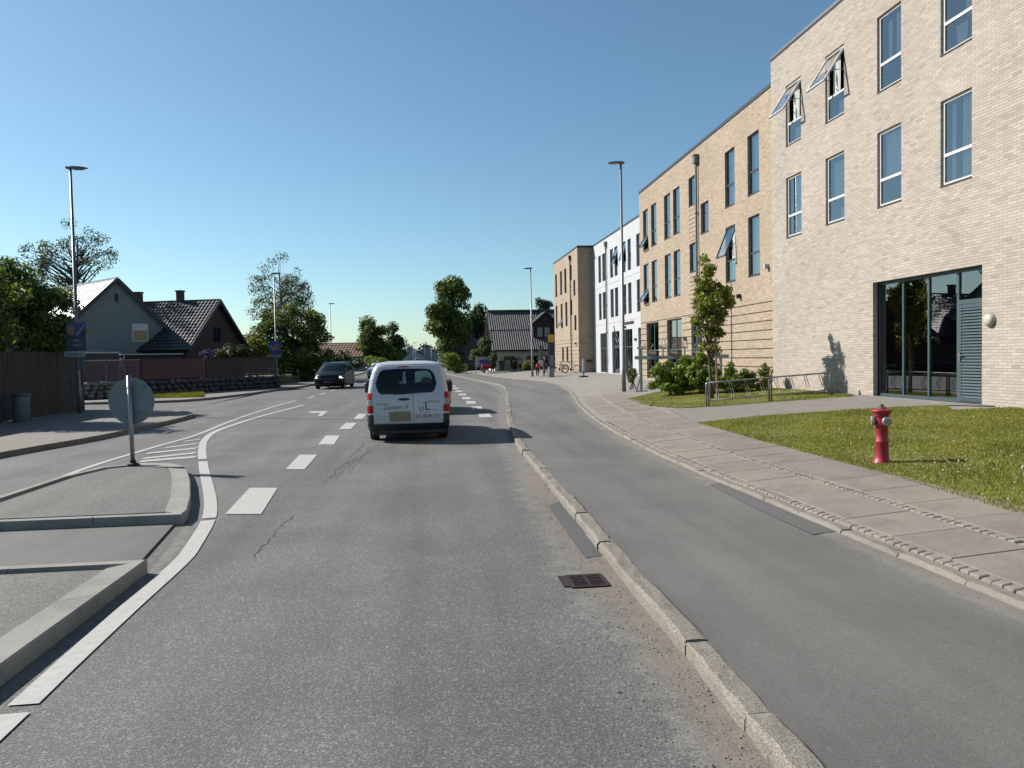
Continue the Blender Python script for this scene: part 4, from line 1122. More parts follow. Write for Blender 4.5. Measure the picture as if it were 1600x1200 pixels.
# lean-to with white edges in front of the grey house
lt = thing('lean_to', 'dark glazed lean-to with white frame edges below the grey gable', 'outbuilding', wy(160, 560, 52))
A, B = wy(128, 575, 50.5), wy(187, 575, 53.0); f_ = Face((B.x, B.y), (A.x, A.y))
s = MB(); f_.box(s, 0, f_.L, .5, 2.55, -.0, 1.8); s.build('body', M['barge'], lt)
for z in (2.62, 2.12):
    s = MB(); f_.box(s, -.05, f_.L+.05, z-.035, z+.035, .045, .085) if z > 2.5 else f_.box(s, -.05, f_.L+.05, z-.03, z+.03, -.06, -.005); s.build('white_rail', M['frame_white'], lt)
s = MB(); f_.box(s, 0, .06, .5, 2.1, -.06, -.005); s.build('post', M['frame_white'], lt)
an = thing('annexe', 'low dark annexe with white gutter between the two houses', 'outbuilding', wy(240, 560, 53))
A, B = wy(191, 575, 53.2), wy(285, 575, 55.5); f_ = Face((B.x, B.y), (A.x, A.y))
s = MB(); f_.box(s, 0, f_.L, .5, 2.45, 0, 2.5); s.build('body', M['charred'], an)
s = MB(); f_.box(s, -.05, f_.L+.1, 2.45, 2.52, -.12, 2.6); s.build('gutter', M['white_plastic'], an)
s = MB(); s.bar(f_.P(f_.L-.1, .5, -.08), f_.P(f_.L-.1, 2.45, -.08), .07, .07); s.build('downpipe', M['white_plastic'], an)

# dark corrugated-roof house beyond the bus stop
A = wy(763, 549, 84); g0 = Vector((0, 1, 0))
bh = thing('house', 'long low house with steep grey corrugated roof and black dormer', 'house', (11.5, 86, .3))
XL, XR, YE, YR, ZE_, ZR_ = 7.55, 22.0, 84.0, 89.6, 2.55, 7.15
s = MB(); s.box(((XL+XR)/2, 89.4, 1.4), (XR-XL-.6, 9.6, 2.6)); s.build('wall', M['white_wall'], bh)
for sg in (1, -1):
    dn = Vector((0, -sg*(YR-YE), ZE_-ZR_)); sl = dn.length; dn.normalize(); nrm = Vector((0, -sg*(ZR_-ZE_), (YR-YE))).normalized()
    O_ = Vector((XL, YR-sg*(YR-YE), ZE_)) ; e_ = Vector((1, 0, 0))
    rf = tile_sheet(O_, e_, -dn, XR-XL, sl, .25, .055, 2.8, nrm, 6).build('roof', M['tile_grey'], bh)
    s = MB(); s.add([O_-nrm*.03, O_+e_*(XR-XL)-nrm*.03, O_+e_*(XR-XL)-dn*sl-nrm*.03, O_-dn*sl-nrm*.03, O_-nrm*.14, O_+e_*(XR-XL)-nrm*.14, O_+e_*(XR-XL)-dn*sl-nrm*.14, O_-dn*sl-nrm*.14], [[0,1,2,3],[7,6,5,4],[0,4,5,1],[1,5,6,2],[2,6,7,3],[3,7,4,0]]); s.build('roof_deck', M['barge'], bh)
    s = MB(); s.bar(O_-e_*.03-nrm*.1, O_-e_*.03-dn*sl-nrm*.1, .06, .3, up=nrm); s.build('barge_board', M['barge'], bh)
s = MB(); s.bar((XL, YR, ZR_+.1), (XR, YR, ZR_+.1), .4, .16); s.build('ridge', M['tile_grey'], bh)
for (px, w_) in ((1, 1.2), (3.6, 1.4), (5.8, 1.0)):
    s = MB(); s.box((XL+.3+px+w_/2, 84.57, 1.3), (w_, .08, 1.2)); q = s.build('window', M['frame_grey'], bh)
    s = MB(); s.box((XL+.3+px+w_/2, 84.54, 1.3), (w_-.16, .06, 1.04)); s.build('pane', M['car_glass'], q)
# dormer (cross gable clad in black boards)
dx0, dx1, dY = wy(833, 520, 85.6).x, wy(872, 520, 85.6).x, 85.6; dxm = (dx0+dx1)/2
zde, zda, zdb = wy(835, 507, dY).z, wy(850, 489, dY).z, wy(840, 531, dY).z
s = MB(); s.add([(dx0, dY, zdb), (dx1, dY, zdb), (dx1, dY, zde), (dxm, dY, zda), (dx0, dY, zde), (dx0, 91, zdb), (dx1, 91, zdb), (dx1, 91, zde), (dxm, 91, zda), (dx0, 91, zde)],
    [[0,1,2,3,4],[0,4,9,5],[1,6,7,2],[0,5,6,1]]); s.build('dormer_wall', M['charred'], bh)
for sg, xe in ((-1, dx0), (1, dx1)):
    a = Vector((dxm, dY-.3, zda+.05)); c = Vector((xe+sg*.25, dY-.3, zde-.12))
    s = MB(); s.add([a, c, c+Vector((0, 6, 0)), a+Vector((0, 6, 0)), a+UPV*.14, c+UPV*.14, c+Vector((0, 6, .14)), a+Vector((0, 6, .14))], [[0,1,2,3],[4,7,6,5],[0,4,5,1],[1,5,6,2],[2,6,7,3]]); s.build('dormer_roof', M['barge'], bh)
for k in range(9):
    x = dx0+.1+(dx1-dx0-.2)*k/8; s = MB(); s.box((x, dY-.02, (zdb+zde)/2), (.05, .04, zde-zdb-.05)); s.build('batten', M['charred'], bh)
wa, wb = wy(839, 527, dY), wy(859, 511, dY); mx = (wa.x+wb.x)/2
for (a, c) in ((wa.x, mx-.08), (mx+.08, wb.x)):
    s = MB(); s.box(((a+c)/2, dY-.05, (wa.z+wb.z)/2), (c-a, .06, wb.z-wa.z)); q = s.build('dormer_window', M['frame_grey'], bh)
    s = MB(); s.quad((a+.06, dY-.085, wa.z+.06), (c-.06, dY-.085, wa.z+.06), (c-.06, dY-.085, wb.z-.06), (a+.06, dY-.085, wb.z-.06)); s.build('pane', M['sky_pane'] if 'sky_pane' in M else M['car_screen'], q)

# dark brick gable behind the tall roadside tree
gable_house('house', 'dark house with slate roof half hidden behind the roadside trees', wy(726, 560, 99), (-.2, -1), 2.3, 9, 3.0, 5.0, .2, M['tile_dark'], M['tile_dark'], 'tile', wl=.4, row=.6)
# far houses
gable_house('house', 'house with orange-red tiled roof peeping over the garden shrubs', wy(392, 560, 95), (.9, -.4), 3.5, 9, 2.6, 4.9, .3, M['white_wall'], M['tile_red'], 'tile', wl=.4, row=.6)
fh, Pf, _, _ = gable_house('house', 'long brown-roofed bungalow beyond the hedges on the left', wy(575, 560, 120), (.97, -.2), 3.6, 14, 2.4, 4.3, .2, M['white_wall'], M['tile_brown'], 'tile', wl=.5, row=.7)
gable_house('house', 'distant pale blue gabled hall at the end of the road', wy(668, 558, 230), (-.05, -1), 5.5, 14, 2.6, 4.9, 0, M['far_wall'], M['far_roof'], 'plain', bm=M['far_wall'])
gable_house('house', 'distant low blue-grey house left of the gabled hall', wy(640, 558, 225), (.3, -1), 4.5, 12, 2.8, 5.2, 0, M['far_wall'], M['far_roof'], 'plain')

# ================================================================== FENCES AND STONE WALLS (left)
fn = thing('board_fence', 'tall dark weathered board fence along the left pavement', 'fence', (-13.15, 24, .1))
y = 12.0; r = random.Random(4)
while y < 31.3:
    s = MB(); s.box((-13.15+r.uniform(-.006, .006), y+.065, 1.22+r.uniform(-.01, .01)), (.022, .122, 2.22)); s.build('board', M['wood_dark'], fn); y += .130
for z in (.5, 1.9):
    s = MB(); s.box((-13.19, 21.65, z), (.05, 19.3, .09)); s.build('rail', M['wood_dark'], fn)
s = MB(); s.box((-13.15, 31.42, 1.2), (.16, .16, 2.35)); s.build('post', M['wood_dark'], fn)
s = MB(); s.box((-14.6, 31.55, 1.2), (3.0, .04, 2.2)); s.build('return_panel', M['wood_dark'], fn)

def fence_run(name, label, A, B, z0, z1, nb, m, m2=None, seed=0, th=.03, fill=.93):
    A = Vector((A[0], A[1], 0)); B = Vector((B[0], B[1], 0)); f = Face((B.x, B.y), (A.x, A.y)); r = random.Random(seed)
    o = thing(name, label, 'fence', (A.x, A.y, z0))
    hb = (z1-z0)/nb
    for k in range(nb):
        s = MB(); tl = r.uniform(-.006, .006)
        R = f.R@Matrix.Rotation(radians(-9), 3, 'X')
        s.box(f.P(f.L/2, z0+hb*(k+.5), tl), (f.L, th, hb*fill), R=R); s.build('board', m, o)
    for u in (0.0, f.L/2, f.L):
        s = MB(); f.box(s, u-.05, u+.05, z0-.2, z1+.05, .03, .12); s.build('post', m, o)
    s = MB(); f.box(s, -.05, f.L+.05, z1+.0, z1+.04, -.06, .12); s.build('cap_rail', m2 or m, o)
    return o
M['cap_sun_tone'] = mat('sunlit_cap', (.42, .38, .36), .6, var=.2)  # sun on the cap rail is put into this paler colour
Wb = [(-17.9, 40.4), (-14.9, 41.4), (-13.2, 45.6), (-11.2, 47.6), (-10.0, 50.6)]
zf0 = .92
FA, FB, FC, FD = wy(118, 590, 41.3), wy(217, 590, 44.2), wy(318, 590, 48.0), wy(432, 590, 53.0)
fence_run('slat_fence', 'plum-coloured horizontal slat fence with cap toned sun-bright above the boulders', FA, FB, .98, 2.06, 9, M['wood_purple'], M['cap_sun_tone'], 1, fill=.76)
fence_run('slat_fence', 'dark red horizontal board fence in the middle of the garden wall', FB+Vector((.12, .1, 0)), FC, .98, 2.08, 8, M['wood_red'], None, 2)
fence_run('slat_fence', 'brown-purple board fence nearest the lamp post with the election poster', FC+Vector((.12, .1, 0)), FD, .95, 2.10, 8, M['wood_brown'], None, 3)

def stone_mesh(seed, n=10):
    r = random.Random(seed); me = bpy.data.meshes.new('stone'); bm = bmesh.new()
    bmesh.ops.create_icosphere(bm, subdivisions=1, radius=.5)
    for v in bm.verts: v.co *= r.uniform(.8, 1.12); v.co.z *= .8
    bm.to_mesh(me); bm.free(); me.polygons.foreach_set('use_smooth', [True]*len(me.polygons)); return me
SM = [stone_mesh(k) for k in range(6)]
for me in SM: me.materials.append(M['stone'])
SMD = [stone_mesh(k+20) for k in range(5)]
for me in SMD: me.materials.append(M['stone_shaded'])
def stone_wall(name, label, A, B, z0, z1, sz, meshes, seed, batter=.25):
    A = Vector((A[0], A[1], 0)); B = Vector((B[0], B[1], 0)); f = Face((B.x, B.y), (A.x, A.y)); r = random.Random(seed)
    o = thing(name, label, 'wall', (A.x, A.y, z0))
    s = MB(); f.box(s, 0, f.L, z0-.1, z1-.08, .22, .75); s.build('core', M['soil'], o)
    z = z0; row = 0
    while z < z1-.05:
        u = r.uniform(0, sz*.6)
        while u < f.L:
            q = sz*r.uniform(.75, 1.3); ob = bpy.data.objects.new('stone', r.choice(meshes)); COL.objects.link(ob); ob.parent = o
            ob.location = f.P(u, z+sz*.35, .15+batter*(z-z0)+r.uniform(-.04, .04))-Vector((A.x, A.y, z0)); ob.scale = (q*1.12, q, q*.85); ob.rotation_euler = (r.uniform(-.4, .4), r.uniform(-.4, .4), r.uniform(0, 6)); u += q*1.0
        z += sz*.62; row += 1
    return o
stone_wall('boulder_wall', 'low wall of pale rounded boulders below the plum slat fence', wy(118, 600, 40.2), wy(185, 600, 41.2), .12, .90, .34, SM, 1)
stone_wall('stone_wall', 'shade-darkened stone wall below the red and brown fences', wy(222, 600, 43.6), wy(440, 600, 52.6), .12, .92, .42, SMD, 2, .1)
s = MB(); f_ = Face(tuple(wy(225, 600, 44.0).xy), tuple(wy(118, 600, 41.0).xy)); f_.box(s, 0, f_.L, .1, .97, 0, .25)
tag(s.build('plinth', M['concrete']), 'pale concrete plinth under the plum slat fence', 'wall')
# strip of grass by the stone wall
lawnC = [tuple(gp(232, 622, .12).xy), tuple(gp(320, 620, .12).xy), tuple(gp(318, 613, .12).xy), tuple(gp(232, 616, .12).xy)]
sheet_poly('verge_strip', lawnC, .125, M['lawn']); struct(bpy.data.objects['verge_strip'])
gn = np.random.default_rng(9); n_ = 5000; A = np.array([lawnC[0], lawnC[1], lawnC[2], lawnC[3]]); u_, v_ = gn.uniform(0, 1, n_), gn.uniform(0, 1, n_)
Q = (A[0]*(1-u_)[:, None]+A[1]*u_[:, None])*(1-v_)[:, None]+(A[3]*(1-u_)[:, None]+A[2]*u_[:, None])*v_[:, None]
V = np.zeros((n_*3, 3)); hh = gn.uniform(.08, .2, n_)
V[0::3, :2] = Q-[.015, 0]; V[1::3, :2] = Q+[.015, 0]; V[2::3, :2] = Q+gn.uniform(-.05, .05, (n_, 2)); V[0::3, 2] = V[1::3, 2] = .12; V[2::3, 2] = .12+hh
tag(np_mesh('verge_strip_grass', V, np.arange(n_*3).reshape(-1, 3), M['grass']), 'bright strip of grass in front of the shaded stone wall', 'grass', None, 'stuff')

# ================================================================== TREES AND SHRUBS
def leaf_cloud(name, m, parent, clumps, n, size, seed, droop=0.0, flat=0.55, shell_=.45):
    """clumps: list of (centre, (rx,ry,rz)); leaf-sized quads spread through each clump's volume"""
    g_ = np.random.default_rng(seed)
    w_ = np.array([c[1][0]*c[1][1]*c[1][2] for c in clumps])**.67; w_ = w_/w_.sum()
    k = g_.choice(len(clumps), n, p=w_)
    C = np.array([[*c[0]] for c in clumps])[k]; Rr = np.array([c[1] for c in clumps])[k]
    d = g_.normal(size=(n, 3)); d /= np.linalg.norm(d, axis=1)[:, None]
    rad = g_.uniform(0, 1, n)**shell_
    P = C+d*rad[:, None]*Rr
    nrm = d*.9+g_.normal(size=(n, 3))*.75+np.array([0, 0, .35]); nrm /= np.linalg.norm(nrm, axis=1)[:, None]
    a = g_.normal(size=(n, 3)); a[:, 2] -= droop; t = np.cross(nrm, a); t /= np.linalg.norm(t, axis=1)[:, None]; b_ = np.cross(nrm, t)
    s = size*g_.uniform(.6, 1.25, n)[:, None]
    V = np.empty((n, 4, 3)); V[:, 0] = P-b_*s*.5; V[:, 1] = P+t*s*flat*.5+nrm*s*.08; V[:, 2] = P+b_*s*.5; V[:, 3] = P-t*s*flat*.5+nrm*s*.08
    return np_mesh(name, V.reshape(-1, 3), np.arange(n*4).reshape(-1, 4), m, parent)
def subclumps(ell, n, rs, seed, keep=1.0):
    r = random.Random(seed); out = []
    wts = [e[1][0]*e[1][1]*e[1][2] for e in ell]
    for _ in range(n):
        c, R = r.choices(ell, wts)[0]
        while True:
            d = Vector((r.uniform(-1, 1), r.uniform(-1, 1), r.uniform(-1, 1)))
            if .15 < d.length < 1: break
        d = d.normalized()*(d.length**.6)
        q = rs*r.uniform(.6, 1.35); out.append((Vector((c[0]+d.x*R[0]*.92, c[1]+d.y*R[1]*.92, c[2]+d.z*R[2]*.92)), (q, q, q*.8)))
    return out
def limbs(mb, base, top, r0, clumps, nb, seed, jitter=.12):
    r = random.Random(seed); base = Vector(base); top = Vector(top); H_ = (top-base).length
    path = []; rad = []
    for k in range(9):
        t = k/8; p = base.lerp(top, t)+Vector((r.uniform(-1, 1), r.uniform(-1, 1), 0))*jitter*H_*.12*(0 if k == 0 else 1); path.append(p); rad.append(r0*(1-.82*t)*(1.35 if k == 0 else 1))
    mb.tube(path, rad, 8)
    for i in range(nb):
        c = Vector(r.choice(clumps)[0]); zz = min(max(c.z-r.uniform(.15, .5)*H_*.5, base.z+.2*H_), top.z-.1*H_); t = (zz-base.z)/max(.1, H_)
        i0 = min(int(t*8), 7); a = path[i0].lerp(path[i0+1], t*8-i0); ra = rad[i0]*.55
        mid = a.lerp(c, .5)+Vector((r.uniform(-1, 1), r.uniform(-1, 1), r.uniform(.2, 1)))*.08*(c-a).length
        mb.tube([a, a.lerp(mid, .5)+UPV*.02, mid, c], [ra, ra*.8, ra*.55, ra*.15], 5, cap=False)
def px_ell(ell, Y, zdepth=.8):
    out = []
    for (px, py, rx, ry) in ell:
        c = wy(px, py, Y); k = Y/FPX*1.02; out.append((c, (rx*k, max(rx, ry)*k*zdepth, ry*k)))
    return out
def tree(name, label, Y, ell, nsub, rs, nleaf, size, m, trunk_px=None, r0=.18, bark=None, nb=14, seed=1, z0=0.0, droop=0.0, cat='tree', group=None, topf=.8, zdepth=.8, flat=.55):
    E = px_ell(ell, Y, zdepth); cl = subclumps(E, nsub, rs, seed)
    tx = trunk_px if trunk_px else ell[0][0]
    b = wy(tx, 560, Y); top = max(E, key=lambda e: e[0].z+e[1][2]); tz = top[0].z+top[1][2]*topf
    o = thing(name, label, cat, (b.x, b.y, z0), 0, group)
    s = MB(); limbs(s, (b.x, b.y, z0-.1), (top[0].x*.6+b.x*.4, b.y, tz), r0, cl, nb, seed); s.build('trunk', bark or M['bark'], o, smooth=True)
    leaf_cloud('crown', m, o, cl, nleaf, size, seed, droop, flat)
    return o
LD, LM, LB = M['leaf_dark'], M['leaf_mid'], M['leaf_bright']
t_ = tree('hawthorn_bush', 'large dark rounded bush overhanging the board fence', 30.5, [(35, 452, 48, 42), (5, 480, 60, 60), (70, 490, 42, 48), (40, 525, 72, 40), (92, 528, 30, 26), (0, 540, 60, 30)], 190, .50, 42000, .15, LM, 30, .2, nb=20, seed=1, z0=.1, cat='bush')
tree('garden_tree', 'tall garden tree behind the board fence at the left picture edge, mostly casting shade', 25.5, [(-40, 470, 60, 75), (-110, 480, 80, 90), (-90, 540, 90, 50)], 120, .5, 16000, .17, LM, -60, .16, nb=16, seed=51, z0=.1)
E = px_ell([(20, 525, 30, 14), (35, 540, 35, 12), (10, 510, 15, 8)], 29.8); leaf_cloud('blossom', M['blossom'], t_, subclumps(E, 34, .12, 3), 1300, .07, 4)
tree('sparse_tree', 'thin-crowned tree rising behind the metal-roofed house', 66, [(62, 402, 30, 28), (120, 378, 24, 32), (155, 398, 22, 36), (105, 412, 50, 38), (45, 420, 20, 20)], 85, .55, 4600, .19, M['leaf_birch'], 122, .26, nb=60, seed=2, z0=.5, topf=.15)
tree('birch_tree', 'drooping airy birch tree above the dark shrubs', 74, [(438, 432, 36, 32), (412, 462, 24, 40), (462, 465, 34, 40), (440, 470, 48, 40), (400, 490, 12, 30)], 105, .62, 6200, .24, M['leaf_birch'], 438, .2, M['birch_bark'], nb=64, seed=3, z0=.5, droop=1.5, topf=.2, flat=.4)
tree('broadleaf_tree', 'dense dark green tree at the bend under the birch', 68, [(455, 515, 48, 42), (488, 535, 28, 45), (425, 545, 36, 32), (470, 560, 50, 30)], 95, .75, 17000, .27, LM, 460, .25, nb=18, seed=4, z0=.3)
tree('garden_shrub', 'yellow-green shrub beside the brown house', 66, [(398, 545, 16, 16), (412, 552, 14, 14), (385, 555, 12, 10)], 30, .45, 4200, .2, M['leaf_young'], 400, .08, nb=6, seed=5, z0=.5, cat='shrub')
tree('garden_shrub', 'dark shrub with white blossom left of the brown house gable', 55, [(352, 552, 22, 11), (372, 552, 20, 9)], 26, .4, 3600, .17, LD, 355, .06, nb=5, seed=6, z0=.5, cat='shrub')
tree('lilac_bush', 'small lilac bush with purple flowers on top of the garden wall', 51, [(325, 556, 12, 7)], 12, .25, 1500, .11, M['lilac'], 325, .04, nb=4, seed=7, z0=.6, cat='shrub')
tree('hedge', 'tall dark hedge behind the dark minivan', 76, [(500, 568, 30, 24), (530, 566, 24, 18), (548, 572, 18, 12), (470, 575, 30, 20)], 60, .7, 12000, .26, LD, 505, .12, nb=6, seed=8, z0=.1, cat='hedge')
tree('roadside_tree', 'small round-topped tree left of the distant road', 118, [(578, 520, 16, 20), (592, 530, 16, 18), (582, 548, 26, 20), (605, 556, 22, 14)], 60, .95, 8500, .40, LM, 585, .25, nb=16, seed=9)
tree('roadside_tree', 'narrow pointed tree just right of the round-topped one', 128, [(612, 528, 11, 20), (620, 545, 13, 20), (606, 552, 16, 16)], 40, .9, 6000, .42, M['leaf_birch'], 614, .2, nb=10, seed=10)
tree('low_hedge', 'low clipped light green hedge along the distant left verge', 100, [(575, 565, 22, 5), (600, 566, 22, 4)], 30, .55, 5000, .25, LB, 585, .05, nb=2, seed=11, cat='hedge')
tree('poplar_tree', 'tall bushy green tree beside the road left of the dark-roofed house', 100, [(706, 470, 26, 36), (698, 508, 32, 36), (715, 520, 22, 40), (684, 495, 16, 30), (705, 555, 18, 25), (675, 500, 7, 16), (704, 445, 13, 18)], 130, .95, 22000, .36, LM, 712, .34, nb=26, seed=12, z0=.2, droop=.8)
tree('dark_tree', 'dark tree behind the poplar, left of the corrugated roof', 106, [(745, 505, 16, 28), (752, 520, 14, 25), (735, 520, 14, 30)], 55, .95, 9000, .36, LD, 744, .3, nb=14, seed=13, z0=.2)
tree('garden_tree', 'light green garden tree at the left corner of the corrugated roof', 82, [(757, 545, 9, 18), (748, 556, 12, 14), (760, 528, 5, 10)], 40, .5, 4200, .22, M['leaf_birch'], 756, .12, nb=10, seed=14, z0=.3)
tree('poplar_group', 'group of poplar tops showing above the corrugated roof', 135, [(844, 476, 4, 15), (851, 472, 4, 15), (858, 478, 4, 13), (851, 490, 10, 20)], 36, .75, 4500, .34, M['leaf_far'], 851, .3, nb=6, seed=15, topf=0.0)
tree('verge_shrub', 'bright green shrubs hugging the foot of the poplar', 88, [(712, 568, 9, 13), (720, 574, 10, 9), (704, 560, 6, 14)], 26, .5, 4000, .22, LB, 713, .06, nb=3, seed=16, z0=.2, cat='shrub')
tree('garden_shrub', 'rounded pale green shrub in front of the low white wall', 82, [(822, 573, 9, 6), (830, 571, 5, 7)], 16, .35, 2200, .16, M['leaf_young'], 825, .05, nb=3, seed=17, z0=.35, cat='shrub')
tree('garden_hedge', 'dark green climbers on the low white wall of the corrugated-roof house', 83.2, [(800, 566, 10, 11), (815, 565, 6, 11), (790, 568, 6, 9), (848, 566, 9, 12)], 30, .4, 4200, .18, LD, 802, .05, nb=3, seed=18, z0=.35, cat='hedge')
tree('column_conifer', 'narrow black-green conifer beside the blue banner', 80, [(771, 562, 4, 15), (771, 570, 5, 8)], 16, .3, 3000, .16, LD, 771, .06, nb=3, seed=19, z0=.35, cat='shrub')
tree('yellow_shrub', 'small yellow-orange shrub at the distant roadside', 150, [(695, 551, 4, 4)], 8, .4, 700, .3, M['leaf_yellow'], 695, .05, nb=2, seed=20, cat='shrub')
# distant wood along the horizon
E = []
r = random.Random(3)
for k in range(46):
    px = 560+k*5+r.uniform(-2, 2); E.append((px, 557-r.uniform(0, 6), r.uniform(5, 9), r.uniform(5, 11)))
for k in range(60): E.append((-300+k*16, 560-r.uniform(0, 6), 14, 10))
cl = subclumps(px_ell(E, 420, .5), 420, 3.2, 4)
tag(leaf_cloud('distant_wood', M['leaf_far'], None, cl, 26000, 1.9, 5), 'low distant belt of trees along the horizon', 'woodland', None, 'stuff')

# young street tree in front of the yellow brick block
yt = thing('young_tree', 'young slender maple tied to a stake behind the bicycle rack', 'tree', (9.05, 23.4, hgt(9.05, 23.4)))
zt0 = hgt(9.05, 23.4)
E = px_ell([(1105, 412, 7, 22), (1107, 440, 20, 30), (1113, 470, 31, 36), (1108, 505, 28, 30), (1112, 532, 22, 22)], 23.4)
cl = subclumps(E, 120, .17, 31)
s = MB(); limbs(s, (9.05, 23.4, zt0-.1), (8.85, 23.4, 4.6), .055, cl, 40, 31, .05); s.build('trunk', M['bark'], yt, smooth=True)
leaf_cloud('crown', M['leaf_young'], yt, cl, 7600, .095, 32, .3, .7)
s = MB(); s.tube([(9.16, 23.25, zt0-.2), (9.13, 23.28, zt0+2.0)], .032, 8); s.build('stake', M['stake'], yt)
s = MB(); s.bar((9.13, 23.28, zt0+1.75), (9.04, 23.4, zt0+1.78), .03, .05); s.build('tie', M['black_plastic'], yt)
def bush(label, px, py0, ell, Y, nsub, n, size, m, seed, rs=.16):
    E = px_ell(ell, Y); cl = subclumps(E, nsub, rs, seed); b = wy(px, 590, Y); z = hgt(b.x, Y)
    o = thing('shrub', label, 'shrub', (b.x, Y, z)); s = MB(); rr = random.Random(seed)
    for _ in range(9):
        c = rr.choice(cl)[0]; s.tube([(b.x+rr.uniform(-.2, .2), Y+rr.uniform(-.2, .2), z-.05), ((b.x+c[0])/2, (Y+c[1])/2, (z+c[2])/2+.1), c], [.018, .013, .005], 5)
    s.build('stems', M['bark'], o); leaf_cloud('foliage', m, o, cl, n, size, seed, .2, .7); return o
bush('broad leafy shrub under the two-tier bicycle rack', 1050, 600, [(1048, 582, 28, 20), (1075, 578, 24, 22), (1030, 590, 14, 16), (1060, 597, 38, 12), (1050, 604, 42, 9)], 26.5, 110, 9500, .10, LB, 41)
bush('darker tall shrub right behind the young tree', 1098, 600, [(1098, 578, 22, 26), (1090, 592, 28, 17), (1112, 592, 20, 16), (1100, 604, 30, 9)], 26.0, 80, 7500, .10, LB, 42)
bush('low spreading shrub right of the young tree against the grooved wall', 1150, 600, [(1140, 590, 22, 15), (1165, 592, 18, 12), (1140, 575, 8, 10), (1130, 597, 24, 10), (1180, 588, 12, 12), (1155, 605, 36, 8)], 25.2, 70, 5200, .095, LB, 43)
bush('thin climbing shrub in the corner where the two brick blocks meet', 1197, 600, [(1196, 580, 7, 12), (1190, 595, 14, 10), (1202, 570, 4, 8)], 25.0, 24, 1100, .09, M['leaf_young'], 44)
bush('small pale shrub by the foot of the near lamp post', 990, 600, [(988, 585, 6, 10), (984, 592, 5, 6)], 33.0, 14, 700, .10, M['leaf_birch'], 45)

# ================================================================== STREET LAMPS
def lamp(label, P, H_, dirx, name='street_lamp', group='street lamps along the road', lean=0):
    o = thing(name, label, 'street lamp', P, 0, group)
    s = MB(); s.tube([(0, 0, -.1), (0, 0, .9), (0, 0, .95), (0, 0, H_)], [.088, .088, .070, .042], 14); s.build('pole', M['lamp_post'], o, smooth=True, local=True)
    s = MB(); s.box((0, -.075, .55), (.10, .02, .30)); s.build('service_door', M['lamp_post'], o, local=True)
    # luminaire: flat tapered shell
    sec = [(-.14, .10, .11), (-.05, .13, .15), (.10, .17, .15), (.30, .18, .12), (.48, .14, .08), (.60, .05, .03)]
    P_ = []; F = []
    for (x, w_, h_) in sec:
        for k in range(10): a = 2*pi*k/10; P_.append((dirx*x, w_*cos(a), H_+.03+h_*.55*sin(a)*(1 if sin(a) > 0 else .45)))
    for i in range(len(sec)-1):
        for k in range(10): F.append([i*10+k, i*10+(k+1) % 10, (i+1)*10+(k+1) % 10, (i+1)*10+k])
    F.append(list(range(10))); F.append([50+k for k in range(10)])
    s = MB(); s.add(P_, F); hd = s.build('lamp_head', M['lamp_head'], o, smooth=True, local=True)
    s = MB(); s.box((dirx*.26, 0, H_-.012), (.34, .2, .02)); s.build('lens', M['lens_clear'], hd, local=True)
    return o
def lamp_at(label, px_top, py_top, P, dirx, **k):
    Hh = wy(px_top, py_top, P[1]).z-P[2]; return lamp(label, P, Hh, dirx, **k)
P = tp(975, 611); lampR1 = lamp_at('tall grey street lamp on the pavement in front of the yellow brick block', 966, 256, P, -1)
P = gp(125, 645, .105); lampL1 = lamp_at('grey street lamp carrying election posters at the corner of the board fence', 105, 264, P, 1); PL1 = P
P = gp(433, 600, .105); lampL2 = lamp_at('street lamp with a blue election poster beside the brown fence', 425, 428, P, 1); PL2 = P
P = tp(832, 588); lampR2 = lamp_at('street lamp next to the bus stop pole', 829, 420, P, -1)
for (lab, px, py, Y, d) in [('street lamp standing above the dark hedge left of the road', 516, 475, 94, 1), ('thin far street lamp left of the round-topped roadside tree', 561, 497, 128, 1)]:
    b = wy(px+2, 560, Y); lamp_at(lab, px, py, (b.x, Y, .1), d)
for (lab, px, py, Y) in [('tiny far lamp mast above the white van, leftmost', 632, 532, 190), ('tiny far lamp mast above the white van, second from left', 636, 533, 200), ('tiny far lamp mast above the white van, third from left', 646, 536, 215), ('tiny far lamp mast just left of the flagpole', 650, 535, 212), ('tiny far lamp mast right of the flagpole', 674, 539, 220), ('tiny far lamp mast close to the poplar', 686, 531, 185), ('thin far lamp in front of the two small roadside trees', 587, 520, 150)]:
    b = wy(px, 560, Y); lamp_at(lab, px, py, (b.x, Y, 0), 1 if px < 660 else -1, group='distant lamp masts')
# flag pole
b = wy(664, 560, 225); fo = thing('flagpole', 'white flagpole with small dark flag before the distant hall', 'flagpole', (b.x, 225, 0))
zt = wy(664, 539, 225).z; s = MB(); s.tube([(b.x, 225, 0), (b.x, 225, zt)], [.07, .04], 6); s.build('pole', M['white_plastic'], fo)
s = MB(); s.add([(b.x, 225, zt), (b.x+.9, 224.8, zt-.25), (b.x+1.0, 225, zt-.75), (b.x, 225, zt-.6)], [[0, 1, 2, 3]]); s.build('flag', M['poster_dark'], fo)

